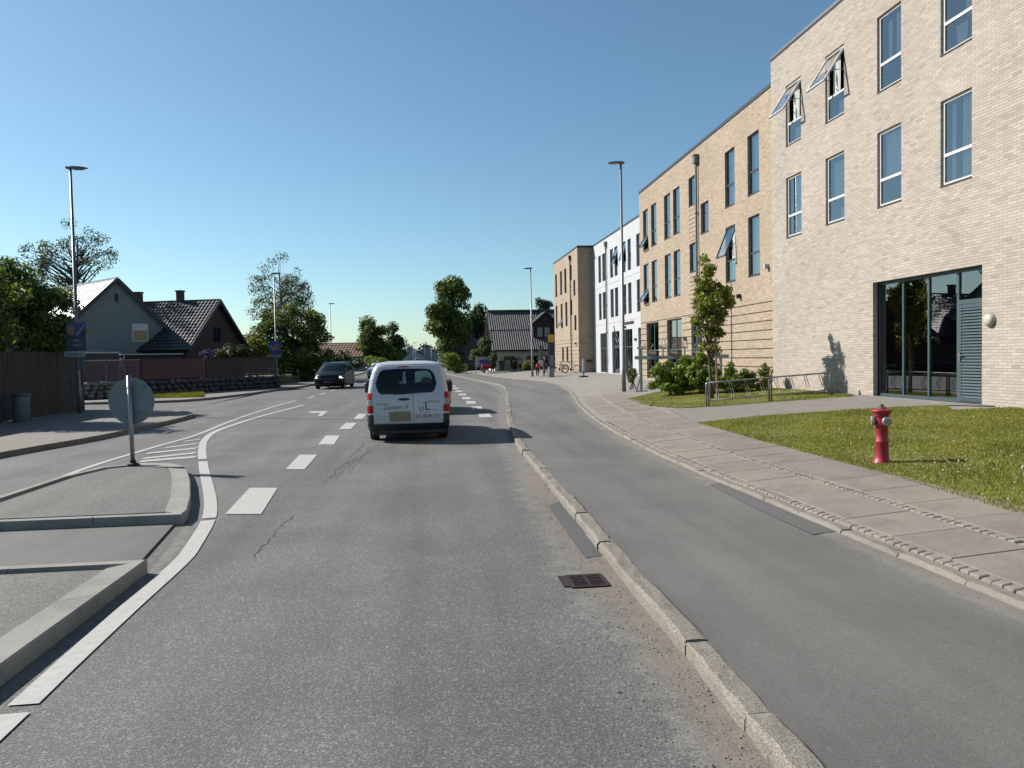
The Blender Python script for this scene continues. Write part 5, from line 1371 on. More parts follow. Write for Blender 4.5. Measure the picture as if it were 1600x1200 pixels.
# election posters (hung on the lamp posts, flat boards)
def board(o_name, label, cat, C, wd, ht, rz, layers, th=.012, backm=None):
    o = thing(o_name, label, cat, C, rz)
    s = MB(); s.box((0, 0, 0), (wd, th, ht)); s.build('panel', backm or M['poster_navy'], o, local=True)
    return o
rzp = radians(-18)
c = PL1+Vector((0, -.12, 0)); zz = wy(120, 526, PL1.y-.1).z
po = board('election_poster', 'blue election poster with a warm portrait on the corner lamp post', 'poster', (c.x+.02, c.y, zz), .80, 1.02, rzp, None)
def flat(o, name, pts, m, k=1): 
    s = MB(); s.add([(x, -.0085-.0015*k, z) for x, z in pts], [list(range(len(pts)))]); return s.build(name, m, o, local=True)
flat(po, 'sky_field', [(-.38, -.05), (.38, -.05), (.38, .49), (-.38, .49)], M['poster_blue'], 1)
flat(po, 'portrait_patch', [(-.20+.14*cos(a*pi/8), .22+.21*sin(a*pi/8)) for a in range(16)], M['poster_face'], 2)
flat(po, 'dark_coat', [(-.38, -.05), (.10, -.05), (.02, .06), (-.16, .04), (-.36, .10)], M['poster_dark'], 3)
flat(po, 'white_stroke', [(.0, .05), (.03, .04), (.38, .40), (.38, .44)], M['ink_white'], 3)
flat(po, 'red_corner', [(.18, -.05), (.38, -.05), (.38, .28), (.30, .22)], M['wood_red'], 4)
TM = lambda x, z, k=6: Matrix.Translation((x, -.0085-.0015*k, z)) @ Matrix.Rotation(pi/2, 4, 'X')
text_mesh('lettering', 'NO', .15, M['ink_white'], po, TM(.02, -.15)); text_mesh('lettering', 'UKIDS', .15, M['ink_white'], po, TM(.06, -.32))
po2 = board('election_strip', 'white lettered strip hanging under the warm portrait poster', 'poster', (c.x-.06, c.y, zz-.635), .86, .2, rzp, None, backm=M['ink_white'])
text_mesh('lettering', 'T DEMOKRATI', .1, M['ink_dark'], po2, TM(-.02, 0))
po3 = board('small_notice', 'small grey notice board below the white lettered strip', 'sign', (c.x+.18, c.y, zz-.98), .24, .44, rzp, None, backm=M['ink_grey'])
c = PL2+Vector((0, -.12, 0)); zz = wy(431, 546, PL2.y).z
po4 = board('election_poster', 'blue and red election poster on the lamp post by the brown fence', 'poster', (c.x-.03, c.y, zz), .86, 1.25, radians(-10), None)
flat(po4, 'blue_field', [(-.41, -.05), (.41, -.05), (.41, .6), (-.41, .6)], M['poster_blue'], 1)
flat(po4, 'warm_patch', [(.05+.24*cos(a*pi/8), .12+.22*sin(a*pi/8)) for a in range(16)], M['poster_face'], 2)
flat(po4, 'pale_band', [(-.41, -.6), (.41, -.6), (.41, -.4), (-.41, -.4)], M['ink_grey'], 2)
flat(po4, 'white_stroke', [(-.38, .3), (-.33, .3), (-.12, -.05), (-.18, -.05)], M['ink_white'], 3)

# ================================================================== ROUND SIGN ON THE ISLAND (seen from behind)
sp_ = gp(208, 727, ZI); ts = thing('traffic_sign', 'round traffic sign seen from behind on the island, grey back on a steel pole', 'sign', sp_)
s = MB(); s.tube([(0, 0, -.1), (-.02, 0, 1.53)], .036, 14); s.build('pole', M['galv'], ts, smooth=True, local=True)
s = MB(); s.lathe([(.09, -.02), (.09, .03), (.05, .045), (.045, .09)], 14); s.build('base_collar', M['iron'], ts, local=True)
RS = Matrix.Rotation(radians(-7), 3, 'Z') @ Matrix.Rotation(pi/2, 3, 'X')
s = MB(); s.lathe([(.385, -.008), (.395, -.006), (.395, .012), (.385, .014), (.0, .012)], 48, (-.015, .075, 1.09), R=RS); s.build('disc', M['sign_back'], ts, local=True)
for z in (1.33, .88):
    hw_ = sqrt(.385**2-(z-1.09)**2)*.8; s = MB(); s.box((-.015, .052, z), (2*hw_, .02, .032), rz=radians(-7)); s.build('rail', M['sign_back'], ts, local=True)
    s = MB(); s.ring((-.017, 0, z), Matrix.Identity(3), .042, .009, 14); s.build('clamp', M['galv'], ts, local=True)

# ================================================================== RED HYDRANT
hp = tp(1378, 722); hz = hgt(hp.x, hp.y)
hy = thing('fire_hydrant', 'red fire hydrant with two metal outlet caps standing on the lawn', 'hydrant', (hp.x, hp.y, hz-.01), radians(8))
k_ = (hp.y/cos(0)/FPX)
HH = wy(1379, 637, hp.y).z-hz
q = HH/.86
s = MB(); s.lathe([(x*q, z*q) for x, z in [(.150, -.05), (.150, .0), (.145, .02), (.118, .05), (.104, .10), (.100, .16), (.098, .32), (.102, .33), (.102, .35), (.094, .36), (.089, .58), (.095, .585), (.095, .605), (.096, .62), (.100, .70), (.100, .735), (.106, .74), (.108, .755), (.112, .77), (.152, .815), (.156, .825), (.152, .838), (.11, .85), (.06, .862), (.0, .864)]], 28); s.build('barrel', M['hydrant'], hy, smooth=True, local=True)
s = MB(); s.lathe([(.07*q, .855*q), (.062*q, .88*q), (.03*q, .892*q), (.026*q, .925*q), (.012*q, .93*q)], 10); s.build('spindle_cap', M['hydrant_top'], hy, smooth=False, local=True)
for ang in (-96, 148):
    RA = Matrix.Rotation(radians(ang), 3, 'Z') @ Matrix.Rotation(pi/2, 3, 'Y')
    s = MB(); s.lathe([(.062*q, .06*q), (.062*q, .115*q)], 20, (0, 0, .665*q), R=RA); s.build('outlet', M['hydrant'], hy, local=True)
    s = MB(); s.lathe([(.075*q, .112*q), (.077*q, .12*q), (.077*q, .15*q), (.066*q, .158*q), (.040*q, .160*q), (.036*q, .150*q), (.02*q, .150*q), (.018*q, .17*q), (.0, .17*q)], 24, (0, 0, .665*q), R=RA); s.build('outlet_cap', M['alu'], hy, local=True)
s = MB()
for k in range(5): a = k*2*pi/5+.3; s.lathe([(.013*q, 0), (.013*q, .02*q), (.0, .022*q)], 6, (.128*q*cos(a), .128*q*sin(a), .03*q))
s.build('flange_bolts', M['hydrant'], hy, local=True)

# ================================================================== BICYCLE RACKS
def low_rack():
    A, B = tp(1104, 632), tp(1336, 612.5)
    A = Vector((7.83, 20.6, 0)); B = Vector((11.55, 20.75, 0))
    f = Face((A.x, A.y), (B.x, B.y)); o = thing('bicycle_rack', 'low galvanised tubular bicycle rack on the small lawn', 'bicycle rack', (A.x, A.y, hgt(A.x, A.y)))
    L = f.L; zg = lambda u: hgt(f.P(u, 0).x, f.P(u, 0).y)
    T = lambda u: zg(u)+.66
    s = MB(); s.tube([f.P(.05, T(0)), f.P(L*.25, T(L*.25)), f.P(L*.5, T(L*.5)), f.P(L*.75, T(L*.75)), f.P(L-.05, T(L))], .022, 8); s.build('top_rail', M['galv'], o, smooth=True)
    s = MB(); s.tube([f.P(.05, zg(0)+.16), f.P(L*.5, zg(L*.5)+.16), f.P(L-.05, zg(L)+.16)], .018, 8); s.build('bottom_rail', M['galv'], o, smooth=True)
    for u in (0, L*.5, L):
        for du in (-.035, .035):
            s = MB(); s.tube([f.P(u+du, zg(u)-.1), f.P(u+du, T(u)-.05), f.P(u+du*.5, T(u)+.005)], .024, 8); s.build('post', M['galv'], o, smooth=True)
    for k in range(8):
        u = L*(k+.6)/8.2
        for du in (-.035, .035):
            pts = [f.P(u+du+.05*sin(t*pi*1.6)*(1 if t > .1 else 0), zg(u)+.16+.5*t, -.06*sin(t*pi)) for t in [i/8 for i in range(9)]]
            s = MB(); s.tube(pts, .010, 6); s.build('wheel_holder', M['galv'], o, smooth=True)
low_rack()
dr_ = thing('two_tier_rack', 'two-tier bicycle rack with raised grey trays and red grips above the shrubs', 'bicycle rack', tp(1003, 606))
zr = wy(1000, 558, 30.5).z
A = wy(996, 558, 30.6); B = wy(1134, 556, 28.2); f_ = Face((A.x, A.y), (B.x, B.y)); zg = hgt(A.x, A.y)
zbm = (A.z+B.z)/2
for u in (.15, f_.L-.2):
    s = MB(); s.bar(f_.P(u, zg-.1), f_.P(u, zbm), .09, .09); s.bar(f_.P(u-.25, zg+.02), f_.P(u+.25, zg+.02), .1, .06); s.bar(f_.P(u-.2, zg+.05), f_.P(u, zg+.7), .05, .05); s.build('upright', M['galv'], dr_)
s = MB(); f_.box(s, -.1, f_.L+.1, zbm-.09, zbm+.05, -.06, .06); s.build('beam', M['lamp_post'], dr_)
for k in range(6):
    u = .15+k*(f_.L-1.3)/5.2; hz_ = .05 if k % 2 else .25
    s = MB()
    a = f_.P(u-.15, zbm+.10+hz_, -.75); c = f_.P(u+.25, zbm+.12+hz_, .75)
    for dz in (-.045, .045): s.bar(a+f_.t*dz, c+f_.t*dz, .02, .09)
    s.bar(a-UPV*.03, c-UPV*.03, .10, .015); tr = s.build('tray', M['rack_white'], dr_)
    s = MB(); pts = [a.lerp(c, .35)+f_.t*.09*cos(th)+UPV*(.05+.3*sin(th)) for th in [i*pi/8 for i in range(9)]]; s.tube(pts, .014, 6); s.build('hoop', M['galv'], tr)
    s = MB(); s.bar(a+UPV*.02, a.lerp(c, -.08)+UPV*.02, .05, .05); s.build('grip', M['rack_red'], tr)
    s = MB(); s.bar(f_.P(u+.05, zbm, 0), a.lerp(c, .5)-UPV*.02, .05, .05); s.build('tray_bracket', M['rack_white'], tr)

# ================================================================== BICYCLES
def bicycle(label, loc, rz, fm, lean=.08):
    o = thing('bicycle', label, 'bicycle', loc, rz, 'bicycles parked near the bus stop'); o.rotation_euler = (lean, 0, rz)
    RW = Matrix.Rotation(pi/2, 3, 'X'); Rw = .33
    for x in (-.53, .53):
        s = MB(); s.ring((x, 0, Rw), RW, Rw-.015, .019, 22); wh = s.build('wheel', M['rubber'], o, local=True)
        s = MB(); s.ring((x, 0, Rw), RW, Rw-.042, .010, 22)
        for k in range(12): a = k*pi/6; s.tube([(x, 0, Rw), (x+(Rw-.04)*cos(a), 0, Rw+(Rw-.04)*sin(a))], .0035, 4, False)
        s.build('rim', M['galv'], wh, local=True)
    bb, st, hd = (-.06, 0, .30), (-.20, 0, .78), (.36, 0, .78)
    s = MB(); 
    for a, b_, r_ in [(bb, st, .018), (bb, (.40, 0, .62), .020), (st, (.36, 0, .74), .017), ((-.53, 0, .33), bb, .012), ((-.53, 0, .33), (-.18, 0, .70), .010), ((.38, 0, .68), (.53, 0, .33), .015), ((.34, 0, .92), (.39, 0, .62), .018), (st, (-.225, 0, .88), .014)]: s.tube([a, b_], r_, 8)
    s.build('frame', fm, o, smooth=True, local=True)
    s = MB(); s.box((-.235, 0, .90), (.26, .15, .05), bev=.02); s.build('saddle', M['black_plastic'], o, local=True)
    s = MB(); s.tube([(.22, -.28, .98), (.33, -.2, 1.0), (.34, 0, .97), (.33, .2, 1.0), (.22, .28, .98)], .013, 6); s.build('handlebar', M['galv'], o, local=True)
    s = MB(); s.lathe([(.09, -.01), (.09, .01)], 16, bb, R=RW); s.bar((-.06, .05, .30), (-.06, .05, .13), .02, .02); s.bar((-.06, -.05, .30), (-.06, -.05, .47), .02, .02); s.build('crankset', M['black_plastic'], o, local=True)
    s = MB(); pts = [(-.53+.365*cos(a), 0, .33+.365*sin(a)) for a in [radians(20+i*17) for i in range(9)]]; s.tube(pts, .02, 6); s.build('mudguard', fm, o, local=True)
    return o
def on(px, py): p = tp(px, py); return (p.x, p.y, hgt(p.x, p.y))
bicycle('white step-frame bicycle leaning by the far brick block', on(892, 582.5), radians(20), M['white_plastic'])
bicycle('black bicycle left of the white one by the far brick block', on(873, 582.5), radians(160), M['black_plastic'])
bicycle('grey bicycle half behind the white one at the downpipe', (on(884, 580)[0], on(884, 580)[1], on(884, 580)[2]), radians(35), M['galv'])
bicycle('dark bicycle beside the concrete bin at the bus stop', on(850, 588.5), radians(75), M['black_plastic'])

# ================================================================== BUS STOP, BIN, MARKER POST
bs = thing('bus_stop_pole', 'bus stop pylon with yellow flag behind the concrete bin', 'bus stop', on(862, 587))
bx, by, bz = on(862, 587)
k_ = by/FPX
s = MB(); s.box((0, 0, 1.6), (.44, .10, 2.5)); s.box((-.28, 0, 1.75), (.06, .06, 3.5)); s.build('pylon', M['coping'], bs, local=True)
zf_ = wy(861, 535, by).z-bz; zf1 = wy(861, 523, by).z-bz
s = MB(); s.box((0, 0, (zf_+zf1)/2), (.46, .12, zf1-zf_), bev=.02); s.build('flag', M['bus_yellow'], bs, local=True)
s = MB(); s.box((0, -.056, 1.2), (.34, .01, .8)); s.build('timetable', M['ink_grey'], bs, local=True)
ib = thing('information_board', 'dark notice board with pale sheet between the lamp and bus stop pylon', 'sign', on(846, 583))
s = MB(); s.box((0, 0, 1.7), (.30, .1, 1.5)); s.build('board', M['frame_teal'], ib, local=True)
s = MB(); s.box((0, -.06, .95), (.34, .03, .42)); s.build('pale_sheet', M['ink_white'], ib, local=True)
s = MB(); s.tube([(-.15, 0, -.1), (-.15, 0, 2.45)], .03, 8); s.tube([(.15, 0, -.1), (.15, 0, 1.0)], .03, 8); s.build('post', M['galv'], ib, local=True)
cb = thing('litter_bin', 'round concrete litter bin with dark lid in front of the bus stop pylon', 'litter bin', on(861, 589))
s = MB(); s.lathe([(.24, -.05), (.25, .0), (.25, .62), (.23, .66)], 20); s.build('body', M['concrete'], cb, smooth=True, local=True)
s = MB(); s.lathe([(.235, .66), (.25, .68), (.25, .72), (.16, .78), (.0, .79)], 20); s.build('lid', M['coping'], cb, smooth=True, local=True)
mp_ = thing('marker_post', 'white plastic marker post on a black rubber foot on the forecourt', 'post', on(912, 589), radians(10))
hm = wy(911, 562, on(912, 589)[1]).z-on(912, 589)[2]
s = MB(); s.box((0, 0, .04), (.62, .34, .09), bev=.03); s.build('foot', M['black_plastic'], mp_, local=True)
s = MB(); s.box((-.02, 0, hm/2+.04), (.15, .06, hm), bev=.02); s.build('post', M['white_plastic'], mp_, local=True)
s = MB(); s.box((-.02, -.032, .32), (.152, .004, .14)); s.build('reflector', M['banner_blue'], mp_, local=True)
lb = thing('litter_bin', 'grey-green litter bin in the shade of the board fence', 'litter bin', gp(34, 659, .105))
s = MB(); s.lathe([(.22, -.02), (.24, .0), (.255, .78), (.26, .80)], 20); s.build('body', M['sign_back'], lb, smooth=True, local=True)
s = MB(); s.lathe([(.275, .79), (.275, .84), (.20, .90), (.0, .92)], 20); s.build('lid', M['frame_teal'], lb, smooth=True, local=True)
st_ = thing('small_sign', 'small white nameplate on two legs before the shaded stone wall', 'sign', gp(285, 611, .12))
s = MB(); s.box((0, 0, .62), (.62, .03, .17)); s.build('plate', M['white_plastic'], st_, local=True)
for x in (-.26, .26): s = MB(); s.tube([(x, .02, -.05), (x, .02, .7)], .025, 8); s.build('leg', M['galv'], st_, local=True)

# yard clutter left of the corrugated-roof house
def at(px, py, Y): return wy(px, py, Y)
bn = thing('banner', 'blue and white banner stretched on posts in the yard', 'banner', (at(757, 578, 80).x, 80, .35))
a, c = at(744, 558, 80), at(768, 573, 80)
s = MB(); P_ = []; F = []
for j in range(5):
    for i in range(9): P_.append((a.x+(c.x-a.x)*i/8, 80+.08*sin(i*1.7+j), a.z+(c.z-a.z)*j/4))
for j in range(4):
    for i in range(8): F.append([j*9+i, j*9+i+1, (j+1)*9+i+1, (j+1)*9+i])
s.add(P_, F); s.build('cloth', M['banner'], bn, smooth=True)
for (u0, u1, v0, v1) in ((.2, .75, .3, .55), (.45, .95, .55, .95), (.15, .5, .7, .95)):
    s = MB(); s.add([(a.x+(c.x-a.x)*u, 79.9, a.z+(c.z-a.z)*v) for u, v in ((u0, v1), (u1, v1), (u1, v0), (u0, v0))], [[0, 1, 2, 3]]); s.build('print', M['banner_blue'], bn)
for x in (a.x, c.x): s = MB(); s.tube([(x, 80.1, .2), (x, 80.1, a.z+.1)], .04, 6); s.build('post', M['galv'], bn)
tb = thing('cart', 'small red handcart parked in front of the banner', 'cart', (at(760, 577, 78).x, 78, .35))
s = MB(); s.box((0, 0, .55), (1.0, .7, .4), bev=.05); s.build('tub', M['red_cloth'], tb, local=True)
RW = Matrix.Rotation(pi/2, 3, 'X')
for x in (-.35, .35):
    for y_ in (-.4, .4): s = MB(); s.ring((x, y_, .24), RW, .2, .04, 14); s.build('wheel', M['rubber'], tb, local=True)
s = MB(); s.tube([(-.5, 0, .5), (-.9, 0, .9)], .02, 6); s.build('handle', M['galv'], tb, local=True)
for k, (px, lab) in enumerate([(784, 'dark green wheelie bin left of the pale one by the low white wall'), (793, 'grey-blue wheelie bin by the low white wall')]):
    o = thing('wheelie_bin', lab, 'wheelie bin', (at(px, 578, 81.8).x, 81.8, .38)); m_ = M['green_bin'] if k == 0 else M['sign_back']
    s = MB(); s.add([(-.24, -.26, .08), (.24, -.26, .08), (.24, .26, .08), (-.24, .26, .08), (-.3, -.32, 1.0), (.3, -.32, 1.0), (.3, .34, 1.0), (-.3, .34, 1.0)], [[3,2,1,0],[4,5,6,7],[0,1,5,4],[1,2,6,5],[2,3,7,6],[3,0,4,7]]); s.build('body', m_, o, local=True)
    s = MB(); s.box((0, 0, 1.04), (.66, .74, .08), bev=.03); s.build('lid', m_, o, local=True)
    for x in (-.25, .25): s = MB(); s.ring((x, .28, .1), Matrix.Rotation(pi/2, 3, 'Y'), .08, .03, 12); s.build('wheel', M['rubber'], o, local=True)

# ================================================================== VEHICLES
class Car:
    """body lofted from plan-view outlines stacked in z; rear at -y, front at +y (local)"""
    def __init__(s, o, sl, rr=.16, rf=.35, bow_r=.05, bow_f=.12):
        s.o = o; a = np.array(sl); s.z, s.yr, s.yf, s.hw = a.T; s.rr, s.rf, s.br, s.bf = rr, rf, bow_r, bow_f
    def g(s, z): return [float(np.interp(z, s.z, q)) for q in (s.yr, s.yf, s.hw)]
    def rear(s, x, z):
        yr, yf, hw = s.g(z); r = min(s.rr, hw*.6); ax = abs(x); y = yr+s.br*(x/hw)**2
        if ax > hw-r: k = min(r, ax-hw+r); y += r-sqrt(max(0, r*r-k*k))
        return y
    def front(s, x, z):
        yr, yf, hw = s.g(z); r = min(s.rf, hw*.6); ax = abs(x); y = yf-s.bf*(x/hw)**2
        if ax > hw-r: k = min(r, ax-hw+r); y -= r-sqrt(max(0, r*r-k*k))
        return y
    def outline(s, z, off=0.0):
        yr, yf, hw = s.g(z); hw += off; yr -= off; yf += off; P = []
        r1 = min(s.rr+off, hw*.6); r2 = min(s.rf+off, hw*.6)
        bw = lambda x, w_: w_*(min(abs(x), hw)/hw)**2
        for i in range(9): x = -(hw-r1)+2*(hw-r1)*i/8; P.append((x, yr+bw(x, s.br)))
        for i in range(1, 7): a = -pi/2+pi/2*i/6; x = hw-r1+r1*cos(a); P.append((x, yr+r1+r1*sin(a)+bw(x, s.br)))
        ya, yb = P[-1][1], yf-r2-s.bf
        for i in range(1, 8): P.append((hw, ya+(yb-ya)*i/8))
        for i in range(0, 7): a = pi/2*i/6; x = hw-r2+r2*cos(a); P.append((x, yf-r2+r2*sin(a)-bw(x, s.bf)))
        for i in range(1, 9): x = (hw-r2)-2*(hw-r2)*i/8; P.append((x, yf-bw(x, s.bf)))
        for i in range(1, 7): a = pi/2+pi/2*i/6; x = -(hw-r2)+r2*cos(a); P.append((x, yf-r2+r2*sin(a)-bw(x, s.bf)))
        for i in range(1, 9): P.append((-hw, yb+(ya-yb)*i/8))
        for i in range(1, 6): a = pi+pi/2*i/6; x = -(hw-r1)+r1*cos(a); P.append((x, yr+r1+r1*sin(a)+bw(x, s.br)))
        return P
    def body(s, m, n=34):
        zs = sorted(set(list(np.linspace(s.z[0], s.z[-1], n))+list(s.z))); mb = MB(); V = []; F = []; k = None
        for z in zs:
            o = s.outline(z); k = len(o); V += [(x, y, z) for x, y in o]
        for i in range(len(zs)-1):
            for j in range(k): F.append([i*k+j, i*k+(j+1) % k, (i+1)*k+(j+1) % k, (i+1)*k+j])
        F.append(list(range(k))[::-1]); F.append([(len(zs)-1)*k+j for j in range(k)])
        mb.add(V, F); return mb.build('body', m, s.o, smooth=True, local=True)
    def band(s, name, m, z0, z1, off, cond, parent=None, n=4):
        zs = np.linspace(z0, z1, n+1); mb = MB(); rows = []
        for z in zs: rows.append([(x, y, z) for x, y in s.outline(z, off)])
        k = len(rows[0]); V = [p for r_ in rows for p in r_]; F = []
        for i in range(n):
            for j in range(k):
                q = [i*k+j, i*k+(j+1) % k, (i+1)*k+(j+1) % k, (i+1)*k+j]
                if all(cond(*V[t]) for t in q): F.append(q)
        used = sorted({t for f in F for t in f}); ix = {t: i for i, t in enumerate(used)}
        mb.add([V[t] for t in used], [[ix[t] for t in f] for f in F]); return mb.build(name, m, parent or s.o, smooth=True, local=True)
    def patch(s, name, m, poly, face, off=.008, parent=None, rings=4):
        fn = {'rear': lambda a, b_: (a, s.rear(a, b_)-off, b_), 'front': lambda a, b_: (a, s.front(a, b_)+off, b_),
              'right': lambda a, b_: (s.g(b_)[2]+off, a, b_), 'left': lambda a, b_: (-s.g(b_)[2]-off, a, b_)}[face]
        n_ = len(poly); D = []
        for i in range(n_):
            for k in range(4): t = k/4; a, b_ = poly[i], poly[(i+1) % n_]; D.append((a[0]+(b_[0]-a[0])*t, a[1]+(b_[1]-a[1])*t))
        cx, cz = sum(p[0] for p in D)/len(D), sum(p[1] for p in D)/len(D); V = [fn(cx, cz)]; F = []; k = len(D)
        for r_ in range(1, rings+1):
            t = r_/rings; V += [fn(cx+(p[0]-cx)*t, cz+(p[1]-cz)*t) for p in D]
        for j in range(k): F.append([0, 1+j, 1+(j+1) % k])
        for r_ in range(rings-1):
            for j in range(k): a, b_ = 1+r_*k+j, 1+r_*k+(j+1) % k; F.append([a, a+k, b_+k, b_])
        mb = MB(); mb.add(V, F); return mb.build(name, m, parent or s.o, smooth=True, local=True)
    def wheels(s, ys, R, wd=.2, track=None):
        for y in ys:
            for sg in (-1, 1):
                x = sg*(s.g(R)[2]-wd/2-.005) if track is None else sg*track
                RA = Matrix.Rotation(pi/2, 3, 'Y')
                mb = MB(); mb.lathe([(R*.6, -wd/2), (R*.93, -wd/2), (R, -wd/2+.03), (R, wd/2-.03), (R*.93, wd/2), (R*.6, wd/2)], 28, (x, y, R), R=RA); wh = mb.build('wheel', M['rubber'], s.o, smooth=False, local=True)
                mb = MB(); mb.lathe([(R*.62, -wd*.52), (R*.5, -wd*.44), (.0, -wd*.46)], 20, (x, y, R), R=RA, cap=False); mb.lathe([(R*.62, wd*.52), (R*.5, wd*.44), (.0, wd*.46)], 20, (x, y, R), R=RA, cap=False); mb.build('rim', M['wheel_rim'], wh, local=True)
                pts = [(y+1.12*R*cos(a), max(.0, R+1.12*R*sin(a))) for a in [i*pi/10 for i in range(11)]]
                pts = [(p[0], max(p[1], s.z[0]+.01)) for p in pts]
                s.patch('wheel_arch', M['black_plastic'], pts, 'right' if sg > 0 else 'left', .006)
    def mirror(s, y, z, m, sg, sz=(.20, .12, .20)):
        hw = s.g(z)[2]; mb = MB(); mb.box((sg*(hw+.05+sz[0]/2), y, z), sz, bev=.05); mb.bar((sg*(hw-.02), y, z-.03), (sg*(hw+.1), y, z-.03), .06, .05); return mb.build('wing_mirror', m, s.o, local=True)

# ---- white van ahead (seen from behind)
vx, vy = -.375, 17.15+2.19
vrot = radians(.8)
vo = thing('delivery_van', 'white delivery van with red phone lettering driving ahead in the lane', 'van', (vx, vy, 0), vrot)
van = Car(vo, [(.26, -2.06, 2.0, .865), (.40, -2.16, 2.14, .895), (.60, -2.17, 2.18, .905), (.95, -2.15, 2.10, .905), (1.02, -2.14, 1.75, .898), (1.08, -2.13, 1.30, .893), (1.20, -2.11, 1.18, .880), (1.40, -2.06, .95, .845), (1.58, -2.00, .70, .795), (1.68, -1.95, .52, .75), (1.74, -1.89, .40, .70), (1.775, -1.80, .25, .62), (1.795, -1.6, .05, .46), (1.80, -1.3, -.2, .25)], rr=.13, rf=.4, bow_r=.045)
van.body(M['van_white'])
SC = 1.81/129.0
def vp(zx, zy): return (((zx/7.5+540)-637.5)*SC, (692-(zy/7.5+540))*SC)
gl = [vp(*p) for p in [(352, 440), (372, 370), (400, 305), (440, 280), (600, 268), (900, 272), (990, 283), (1035, 325), (1055, 385), (1068, 440), (1055, 500), (1030, 545), (990, 556), (420, 568), (385, 545), (362, 495)]]
rg = van.patch('rear_window', M['car_glass'], gl, 'rear', .010)
van.patch('painted_view', M['car_screen'], [vp(*p) for p in [(815, 315), (850, 300), (960, 298), (1000, 330), (1020, 400), (1005, 395), (990, 375), (930, 372), (895, 390), (885, 430), (815, 440)]], 'rear', .013, rg)  # pale patch painted for the daylight seen through the cab
van.patch('painted_view', M['car_screen'], [vp(*p) for p in [(672, 305), (712, 308), (700, 330), (716, 440), (690, 450), (668, 448)]], 'rear', .013, rg)
van.patch('painted_view', M['car_screen'], [vp(*p) for p in [(618, 422), (660, 418), (660, 450)]], 'rear', .013, rg)
van.patch('headrest', M['black_plastic'], [vp(*p) for p in [(895, 450), (898, 395), (930, 378), (985, 378), (1005, 400), (1008, 450)]], 'rear', .016, rg)
van.patch('wiper', M['black_plastic'], [vp(*p) for p in [(560, 568), (840, 555), (842, 561), (560, 576)]], 'rear', .02, rg)
van.patch('brake_light', M['taillight'], [vp(*p) for p in [(610, 240), (745, 236), (745, 249), (612, 252)]], 'rear', .010)
van.patch('door_handle', M['black_plastic'], [vp(680+70*cos(a), 630+15*sin(a)) for a in [i*pi/8 for i in range(16)]], 'rear', .02)
van.patch('door_seam', M['ink_grey'], [vp(*p) for p in [(783, 566), (788, 566), (793, 915), (789, 915)]], 'rear', .004)
van.patch('roof_seam', M['ink_grey'], [vp(*p) for p in [(360, 222), (1060, 215), (1060, 218), (360, 226)]], 'rear', .004)
pl_ = van.patch('number_plate', M['plate_yellow'], [vp(*p) for p in [(505, 775), (755, 770), (755, 888), (505, 892)]], 'rear', .014)
for sg in (-1, 1):
    c = lambda x, y, z, sg=sg: sg*x > .78 and y < -1.80
    c2 = lambda x, y, z, sg=sg: sg*x > .765 and y < -1.80
    tl = van.band('tail_light', M['taillight'], .66, .82, .012, c2); van.band('lamp_lens', M['lens_clear'], .822, .955, .011, c, tl); van.band('lamp_red', M['taillight'], .957, 1.10, .012, c, tl)
    van.band('bumper_corner', M['black_plastic'], .36, .62, .014, lambda x, y, z, sg=sg: sg*x > .74 and y < -1.5)
van.band('rear_bumper', M['black_plastic'], .262, .415, .022, lambda x, y, z: y < -1.5)
mb = MB(); mb.box((0, -1.98, .225), (1.62, .16, .13), bev=.03); mb.build('lower_valance', M['black_plastic'], vo, local=True)
van.band('sill', M['black_plastic'], .262, .36, .012, lambda x, y, z: y > -1.6)
for sg, nm in ((1, 'right'), (-1, 'left')):
    van.patch('side_window', M['car_glass'], [(.30, 1.08), (1.05, 1.10), (.72, 1.50), (.25, 1.56)], nm, .006)
    van.patch('door_seam', M['ink_grey'], [(.15, .35), (.16, .35), (.16, 1.6), (.15, 1.6)], nm, .004)
    van.mirror(.95, 1.12, M['black_plastic'], sg, (.20, .13, .27))
van.patch('windscreen', M['car_glass'], [(-.75, 1.12), (.75, 1.12), (.62, 1.62), (-.62, 1.62)], 'front', .008)
van.wheels((-1.30, 1.35), .315, .20, .785)
mb = MB(); mb.box((0, -1.2, .24), (1.5, 1.6, .12)); mb.build('underbody', M['black_plastic'], vo, local=True)
def vtext(body, zx, zy, size, m, shear=0, name='lettering'):
    x, z = vp(zx, zy); y = van.rear(x, z)-.012
    return text_mesh(name, body, size, m, vo, Matrix.Translation((x, y, z)) @ Matrix.Rotation(pi/2, 4, 'X'), shear)
vtext('CITROEN', 425, 684, .062, M['ink_grey']); vtext('BERLINGO', 1030, 664, .062, M['ink_grey'])
vtext('Lanten ll', 575, 722, .155, M['ink_grey'], .35)
vtext('U', 885, 752, .15, M['ink_dark']); vtext('L', 955, 720, .27, M['ink_dark'])
for q in ([(1005, 766), (1075, 764), (1075, 769), (1005, 771)], [(850, 796), (985, 790), (985, 793), (850, 799)], [(845, 690), (930, 668), (930, 671), (845, 693)]):
    van.patch('logo_stroke', M['ink_grey'], [vp(*p) for p in q], 'rear', .010)
vtext('23 28 81 31', 952, 836, .112, M['ink_red'], 0, 'phone_number')

